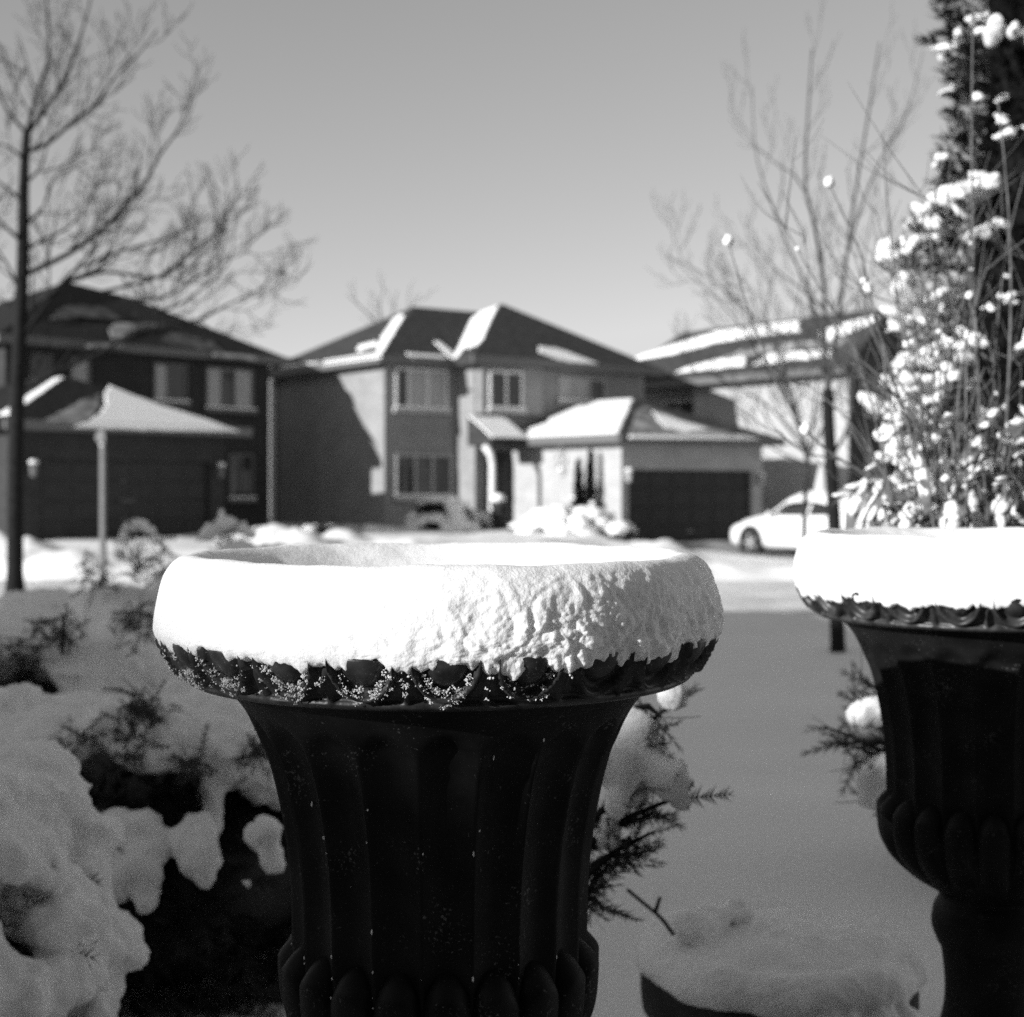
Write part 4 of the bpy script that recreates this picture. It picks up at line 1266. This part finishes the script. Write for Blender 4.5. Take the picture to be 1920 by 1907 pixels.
bare_tree('young_tree', 'slender bare sapling with a fan of branches in front of the parked car', 30.0,
    [(1506, 1058), (1509, 960), (1512, 900), (1514, 860)], (0.06, 0.05),
    [([(1514, 862), (1490, 780), (1440, 690), (1380, 600), (1310, 530), (1250, 475)], .035), ([(1512, 860), (1490, 770), (1460, 680), (1430, 560), (1415, 430)], .035), ([(1515, 860), (1530, 740), (1545, 620), (1540, 480)], .035), ([(1514, 870), (1470, 852), (1430, 828), (1395, 800)], .03), ([(1512, 850), (1450, 770), (1370, 720), (1290, 690)], .03), ([(1515, 850), (1480, 720), (1450, 640), (1380, 500)], .03), ([(1516, 860), (1560, 760), (1600, 640)], .03)],
    8, 0.007, 0.42, 1.5, mtrunk='twig', mcrown='twig', wander=0.9, depth=3, up=0.6)

bare_tree('distant_tree', 'faint bare treetop showing above the middle house roof', 75.0,
    [(720, 900), (722, 700), (724, 640)], (0.2, 0.12),
    [([(724, 645), (700, 600), (670, 570), (650, 550)], .06), ([(724, 645), (735, 590), (745, 545)], .06), ([(724, 645), (760, 590), (790, 550)], .06), ([(724, 640), (712, 580), (720, 540)], .05)],
    9, 0.012, 0.9, 1.6, wander=1.5, depth=2)

# ------------------------------------------------------------ car
def car():
    # local: x to the right of the car (0 centre), y forward
    cu, vf = 1.50, -3.25
    L = 4.6
    zb = terrain(P2.x + cu*C2 - (vf-2.3)*S2, P2.y + cu*S2 + (vf-2.3)*C2) + 0.0
    o = Vector((P2.x + cu*C2 - vf*S2, P2.y + cu*S2 + vf*C2, zb))
    root = empty('parked_car', o, TH2, 'white sedan covered in snow, parked in front of the garage', 'car')
    root.scale = (1.04, 1.04, 1.04)
    # stations along y (0 = nose, negative to the tail): (y, half width, bottom, belt z, roof half width, top z)
    ST = [(0.0, 0.52, 0.34, 0.52, 0.46, 0.56), (-0.06, 0.70, 0.26, 0.60, 0.6, 0.66), (-0.28, 0.83, 0.22, 0.68, 0.72, 0.76), (-0.75, 0.88, 0.21, 0.76, 0.76, 0.87), (-1.25, 0.89, 0.2, 0.86, 0.74, 0.97),
          (-1.65, 0.895, 0.2, 0.92, 0.68, 1.18), (-2.05, 0.895, 0.2, 0.94, 0.6, 1.40), (-2.6, 0.895, 0.2, 0.95, 0.58, 1.46), (-3.15, 0.895, 0.2, 0.96, 0.58, 1.43), (-3.6, 0.89, 0.21, 0.97, 0.62, 1.27), (-3.95, 0.88, 0.23, 0.97, 0.7, 1.08),
          (-4.3, 0.84, 0.27, 0.95, 0.72, 1.02), (-4.52, 0.76, 0.34, 0.82, 0.66, 0.94), (-4.6, 0.62, 0.42, 0.66, 0.56, 0.72)]
    def section(s):
        y, w_, b, belt, rw, top = s
        half = [(w_*0.82, b), (w_*0.98, b+0.1), (w_, (b+belt)/2), (w_*0.985, belt-0.04), (w_*0.95, belt), (rw + (w_*0.95-rw)*0.35, belt+(top-belt)*0.62), (rw*0.98, top-0.035), (rw*0.72, top-0.008), (0, top)]
        return [(-x, y, z) for x, z in half] + [(x, y, z) for x, z in half[-2::-1]]
    secs = [section(s) for s in ST]
    # subdivide along length
    mb = MB()
    fine = []
    for i in range(len(secs[0])):
        fine.append(smooth_path([Vector(s[i]) for s in secs], 5))
    nr = len(fine[0]); npn = len(fine)
    for j in range(nr):
        for i in range(npn): mb.v.append(tuple(fine[i][j]))
    mb.f = [(j*npn+i, j*npn+i+1, (j+1)*npn+i+1, (j+1)*npn+i) for j in range(nr-1) for i in range(npn-1)]
    mb.f += [tuple(range(npn)), tuple((nr-1)*npn+i for i in range(npn))[::-1]]
    mb.f += [((j+1)*npn, (j+1)*npn+npn-1, j*npn+npn-1, j*npn) for j in range(nr-1)]
    body = mb.build('body', M['car'], root, True)
    # windows
    for sgn in (-1, 1):
        wbm = MB()
        pts = [(-1.72, 0.98), (-2.08, 1.30), (-2.6, 1.38), (-2.62, 0.99)]
        pts2 = [(-2.70, 0.99), (-2.68, 1.38), (-3.15, 1.35), (-3.52, 1.2), (-3.6, 1.01)]
        for pp in (pts, pts2):
            vs = []
            for (y, z) in pp:
                t = (z-0.95)/(1.43-0.95)
                vs.append((sgn*(0.872 - 0.29*t), y, z))
            n = len(vs)
            vs2 = [(x - sgn*0.05, y, z) for x, y, z in vs]
            wbm.add(vs + vs2, [tuple(range(n)) if sgn < 0 else tuple(range(n))[::-1]] + [(i, (i+1) % n, n+(i+1) % n, n+i) for i in range(n)])
        wbm.build('side_window', M['glass'], root)
    ws = MB(); ws.add([(-0.66, -1.42, 1.03), (0.66, -1.42, 1.03), (0.55, -1.98, 1.385), (-0.55, -1.98, 1.385)], [(0, 1, 2, 3)])
    ws.build('windscreen', M['glass'], root)
    for sgn in (-1, 1):
        for y in (-0.92, -3.62):
            wm = MB()
            x0, x1 = sgn*0.70, sgn*0.90
            N = 24
            for (x, r) in ((x0, 0.30), (x0, 0.325), (x1, 0.325), (x1, 0.30), (x1-sgn*0.03, 0.22)):
                for i in range(N): wm.v.append((x, y + r*math.cos(2*math.pi*i/N), 0.325 + r*math.sin(2*math.pi*i/N)))
            wm.f = [(j*N+i, j*N+(i+1) % N, (j+1)*N+(i+1) % N, (j+1)*N+i) for j in range(4) for i in range(N)]
            wh = wm.build('wheel', M['tyre'], root, True)
            rm = MB()
            for i in range(5):
                a = 2*math.pi*i/5
                rm.tube([(x1-sgn*0.02, y, 0.325), (x1-sgn*0.015, y+0.2*math.cos(a), 0.325+0.2*math.sin(a))], [0.04, 0.03], 6)
            rm.tube([(x1-sgn*0.05, y, 0.325), (x1-sgn*0.03, y, 0.325)], 0.2, 20)
            rm.build('rim', M['metal'], wh)
            am = MB()
            am.tube([(sgn*0.80, y, 0.35), (sgn*0.899, y, 0.35)], 0.385, 28); am.build('wheel_arch', M['tyre'], root)
    # snow blanket over bonnet, roof and boot
    sn = MB()
    cols = [-0.98, -0.8, -0.5, -0.2, 0.2, 0.5, 0.8, 0.98]
    rows_ = fine[8]
    N2 = len(cols)
    for j in range(nr):
        top = fine[8][j]; wd = fine[13][j].x
        for c in cols:
            e = 1 - abs(c)**4
            sn.v.append((c*wd*1.02, top.y, fine[8][j].z - (1-e)*0.16 - 0.02 + 0.11*e + 0.02*noise.noise(Vector((c*3, top.y*3, 0)))))
    sn.f = [(j*N2+i, j*N2+i+1, (j+1)*N2+i+1, (j+1)*N2+i) for j in range(nr-1) for i in range(N2-1)]
    sn.build('snow_load', M['snow'], root, True)
    hl = MB()
    for sgn in (-1, 1): 
        h = MB(); h.ball((sgn*0.62, -0.14, 0.58), (0.15, 0.1, 0.07), None, 2); h.build('headlight', M['glass'], root, True)
    mr_ = MB()
    for sgn in (-1, 1):
        h = MB(); h.ball((sgn*0.98, -1.62, 1.0), (0.1, 0.07, 0.075), None, 2); h.tube([(sgn*0.86, -1.62, 0.97), (sgn*0.95, -1.62, 0.99)], 0.025, 6); h.build('side_mirror', M['car'], root, True)
car()

# ------------------------------------------------------------ street furniture and far garden things
pp = P(193, 1045, 22)
gz = terrain(pp.x, pp.y)
pr = empty('sign_post', (pp.x, pp.y, gz), R(-20), 'pale slim post with a small sign, in front of the left garage', 'sign post')
mb = MB(); mb.box(-0.036, 0.036, -0.036, 0.036, -0.2, 2.22 - gz); mb.build('post', M['dim_trim'], pr)
mb = MB(); z0 = 2.44 - gz
mb.tube([(0.0, -0.07, z0-0.1), (0.0, -0.05, z0-0.1)], 0.09, 20); mb.build('sign_plate', M['dim_trim'], pr)
mb = MB(); mb.box(-0.03, 0.03, -0.048, 0.02, z0-0.24, z0+0.0); mb.build('bracket', M['trim'], pr)

FG = 'snowed-in bushes in front of the middle house'
def far(px, py_top, D, rx, seed, label, name='snowy_bush', n=26, lump=0.26, low=0.1, hole=0.05, ns=500, fing=4, ry=None, thin=0.6, group=FG):
    c = P(px, py_top, D)
    return dome_shrub(name, label, 'bush', c.x, D, rx, ry or rx*0.8, c.z, seed, ns, 0.28, n, lump, fing, 0.045, low, group, hole, flen=0.2, thin=thin, core=True, fol=(0.5, 0.82), wide=1.15)
far(832, 935, 39.0, 0.85, 51, 'layered evergreen bush with shelves of snow under the lower front window', n=60, lump=0.20, hole=0.12, ns=1500)
far(1075, 955, 36.5, 1.15, 52, 'rounded bush blanketed in bright snow before the sunlit garage wall', n=70, lump=0.22, low=0.12, hole=0.10, ns=1000)
far(600, 984, 34.0, 0.42, 53, 'small dark-centred bush between bright snowbanks left of the middle house lawn', n=14, lump=0.16, hole=0.2, ns=400)
far(905, 962, 40.5, 0.3, 54, 'little snowy bush beside the front porch', n=12, lump=0.16, hole=0.15, ns=300)
far(1640, 985, 30.0, 0.6, 55, 'low dark bush behind the rear of the parked car', n=14, lump=0.2, hole=0.2, ns=500)

far(985, 985, 38.0, 0.35, 56, 'low snowy bush at the corner of the front walk', n=12, lump=0.18, hole=0.15, ns=300)
far(1160, 985, 36.0, 0.45, 57, 'dark bush with a thin snow cap at the garage corner', n=7, lump=0.2, low=0.6, hole=0.1, ns=500)
far(700, 1000, 37.0, 0.4, 58, 'small snow-covered bush on the lawn below the shaded side wall', n=12, lump=0.2, hole=0.1, ns=300)

# two narrow junipers against the garage side wall
for (px, top, wd, lab, sd) in ((1085, 865, 0.22, 'left one of the pair of narrow junipers on the sunlit garage wall', 61), (1108, 846, 0.24, 'right, taller one of the pair of narrow junipers on the sunlit garage wall', 62)):
    v, z = H2.onu(-0.32, px, top)
    x = P2.x - 0.32*C2 - v*S2; y = P2.y - 0.32*S2 + v*C2
    g = terrain(x, y); h = z - g
    rnd = random.Random(sd)
    root = empty('narrow_juniper', (x, y, g), 0, lab, 'shrub', 'pair of narrow junipers')
    inst = []
    for _ in range(700):
        t = rnd.random(); a = rnd.uniform(0, 2*math.pi); r = wd*(1-t)**0.8*rnd.uniform(.2, 1)*(1+0.3*noise.noise(Vector((t*7, sd, a))))
        inst.append(((r*math.cos(a), r*math.sin(a), h*t*0.97), (math.cos(a)*.4, math.sin(a)*.4, 1), rnd.uniform(.1, .2)))
    sprays('foliage', inst, TPL_CED, M['cedar'], root)
    q = MB(); q.tube([(0, 0, -.1), (0, 0, h*.5), (0, 0, h*.9)], [wd*.55, wd*.4, .02], 8); q.build('stem', M['cedar'], root)
    q = MB()
    for k in range(7):
        t = rnd.uniform(.02, .5); a = R(rnd.uniform(170, 300)); r = wd*(1-t)**.8
        q.ball((r*math.cos(a), r*math.sin(a), h*t), (.09, .09, .05), None, 2, .4, k)
    tag(q.build('snow_load', M['snow'], root, True), kind='stuff')

# iron ornament hanging on the garage side wall
vv, zz = H2.onu(-0.03, 1052, 862)
x = P2.x - 0.03*C2 - vv*S2; y = P2.y - 0.03*S2 + vv*C2
root = empty('wall_ornament', (x, y, zz), TH2, 'grey wrought ornament of curls hanging on the sunlit garage wall', 'ornament')
q = MB()
for (cy_, cz_, rr) in ((0.02, 0.28, 0.13), (-0.12, 0.0, 0.12), (0.14, 0.02, 0.12), (0.0, -0.24, 0.2)):
    pts = [(0, cy_ + rr*math.cos(2*math.pi*i/16), cz_ + rr*math.sin(2*math.pi*i/16)) for i in range(14)]
    q.tube(pts, 0.03, 6)
q.tube([(0, 0.05, 0.45), (0, 0.0, -0.3)], 0.025, 6)
q.build('scroll', M['metal'], root)
q = MB(); q.ball((-0.02, 0.0, -0.26), (0.06, 0.1, 0.07), None, 2); q.build('snow', M['snow'], root, True)
q = MB(); q.ball((-0.02, 0.0, 0.38), (0.05, 0.09, 0.05), None, 2); q.build('snow', M['snow'], root, True)

# burlap-wrapped cone behind the car
c = P(1543, 1000, 38.5)
g = terrain(c.x, 38.5)
zt = P(1546, 868, 38.5).z - g
root = empty('wrapped_shrub', (c.x, 38.5, g), 0, 'pale cone-shaped wrapped shrub rising behind the parked car', 'shrub')
q = MB()
N = 20
zz = [-0.1, 0.3, 0.8, 1.3, zt-0.35, zt-0.1, zt]
rr = [0.42, 0.40, 0.34, 0.25, 0.13, 0.07, 0.02]
for r, z in zip(rr, zz):
    for i in range(N):
        a = 2*math.pi*i/N; k = 1 + 0.08*noise.noise(Vector((math.cos(a)*3, math.sin(a)*3, z*2)))
        q.v.append((r*k*math.cos(a) - 0.03*(z/zt), r*k*math.sin(a), z))
q.f = [(j*N+i, j*N+(i+1) % N, (j+1)*N+(i+1) % N, (j+1)*N+i) for j in range(len(rr)-1) for i in range(N)]
q.build('wrapping', M['burlap'], root, True)
for z, r in ((0.45, 0.40), (0.95, 0.33), (1.45, 0.22)):
    q = MB(); q.tube([(r*math.cos(2*math.pi*i/20) - 0.03*(z/zt), r*math.sin(2*math.pi*i/20), z) for i in range(21)], 0.012, 5)
    q.build('twine', M['stem'], root)

# planter with a snowball top by the porch
c = P(937, 930, 39.6)
g = terrain(c.x, 39.6)
root = empty('porch_planter', (c.x, 39.6, g), 0, 'dark pot with a clump of snow beside the porch post', 'planter')
q = MB(); q.tube([(0, 0, -.05), (0, 0, .1), (0, 0, .45), (0, 0, .5)], [.18, .2, .26, .28], 16); q.build('pot', M['dark_door'], root, True)
q = MB(); q.tube([(0, 0, .5), (0, 0, .7), (0, 0, c.z-g-.1)], [.2, .28, .1], 10); q.build('foliage', M['needle'], root, True)
q = MB(); q.ball((-.03, -.1, c.z-g-.06), (.2, .2, .13), None, 2, .3, 1); q.build('snow', M['snow'], root, True)

bpy.data.scenes.remove(WORK)
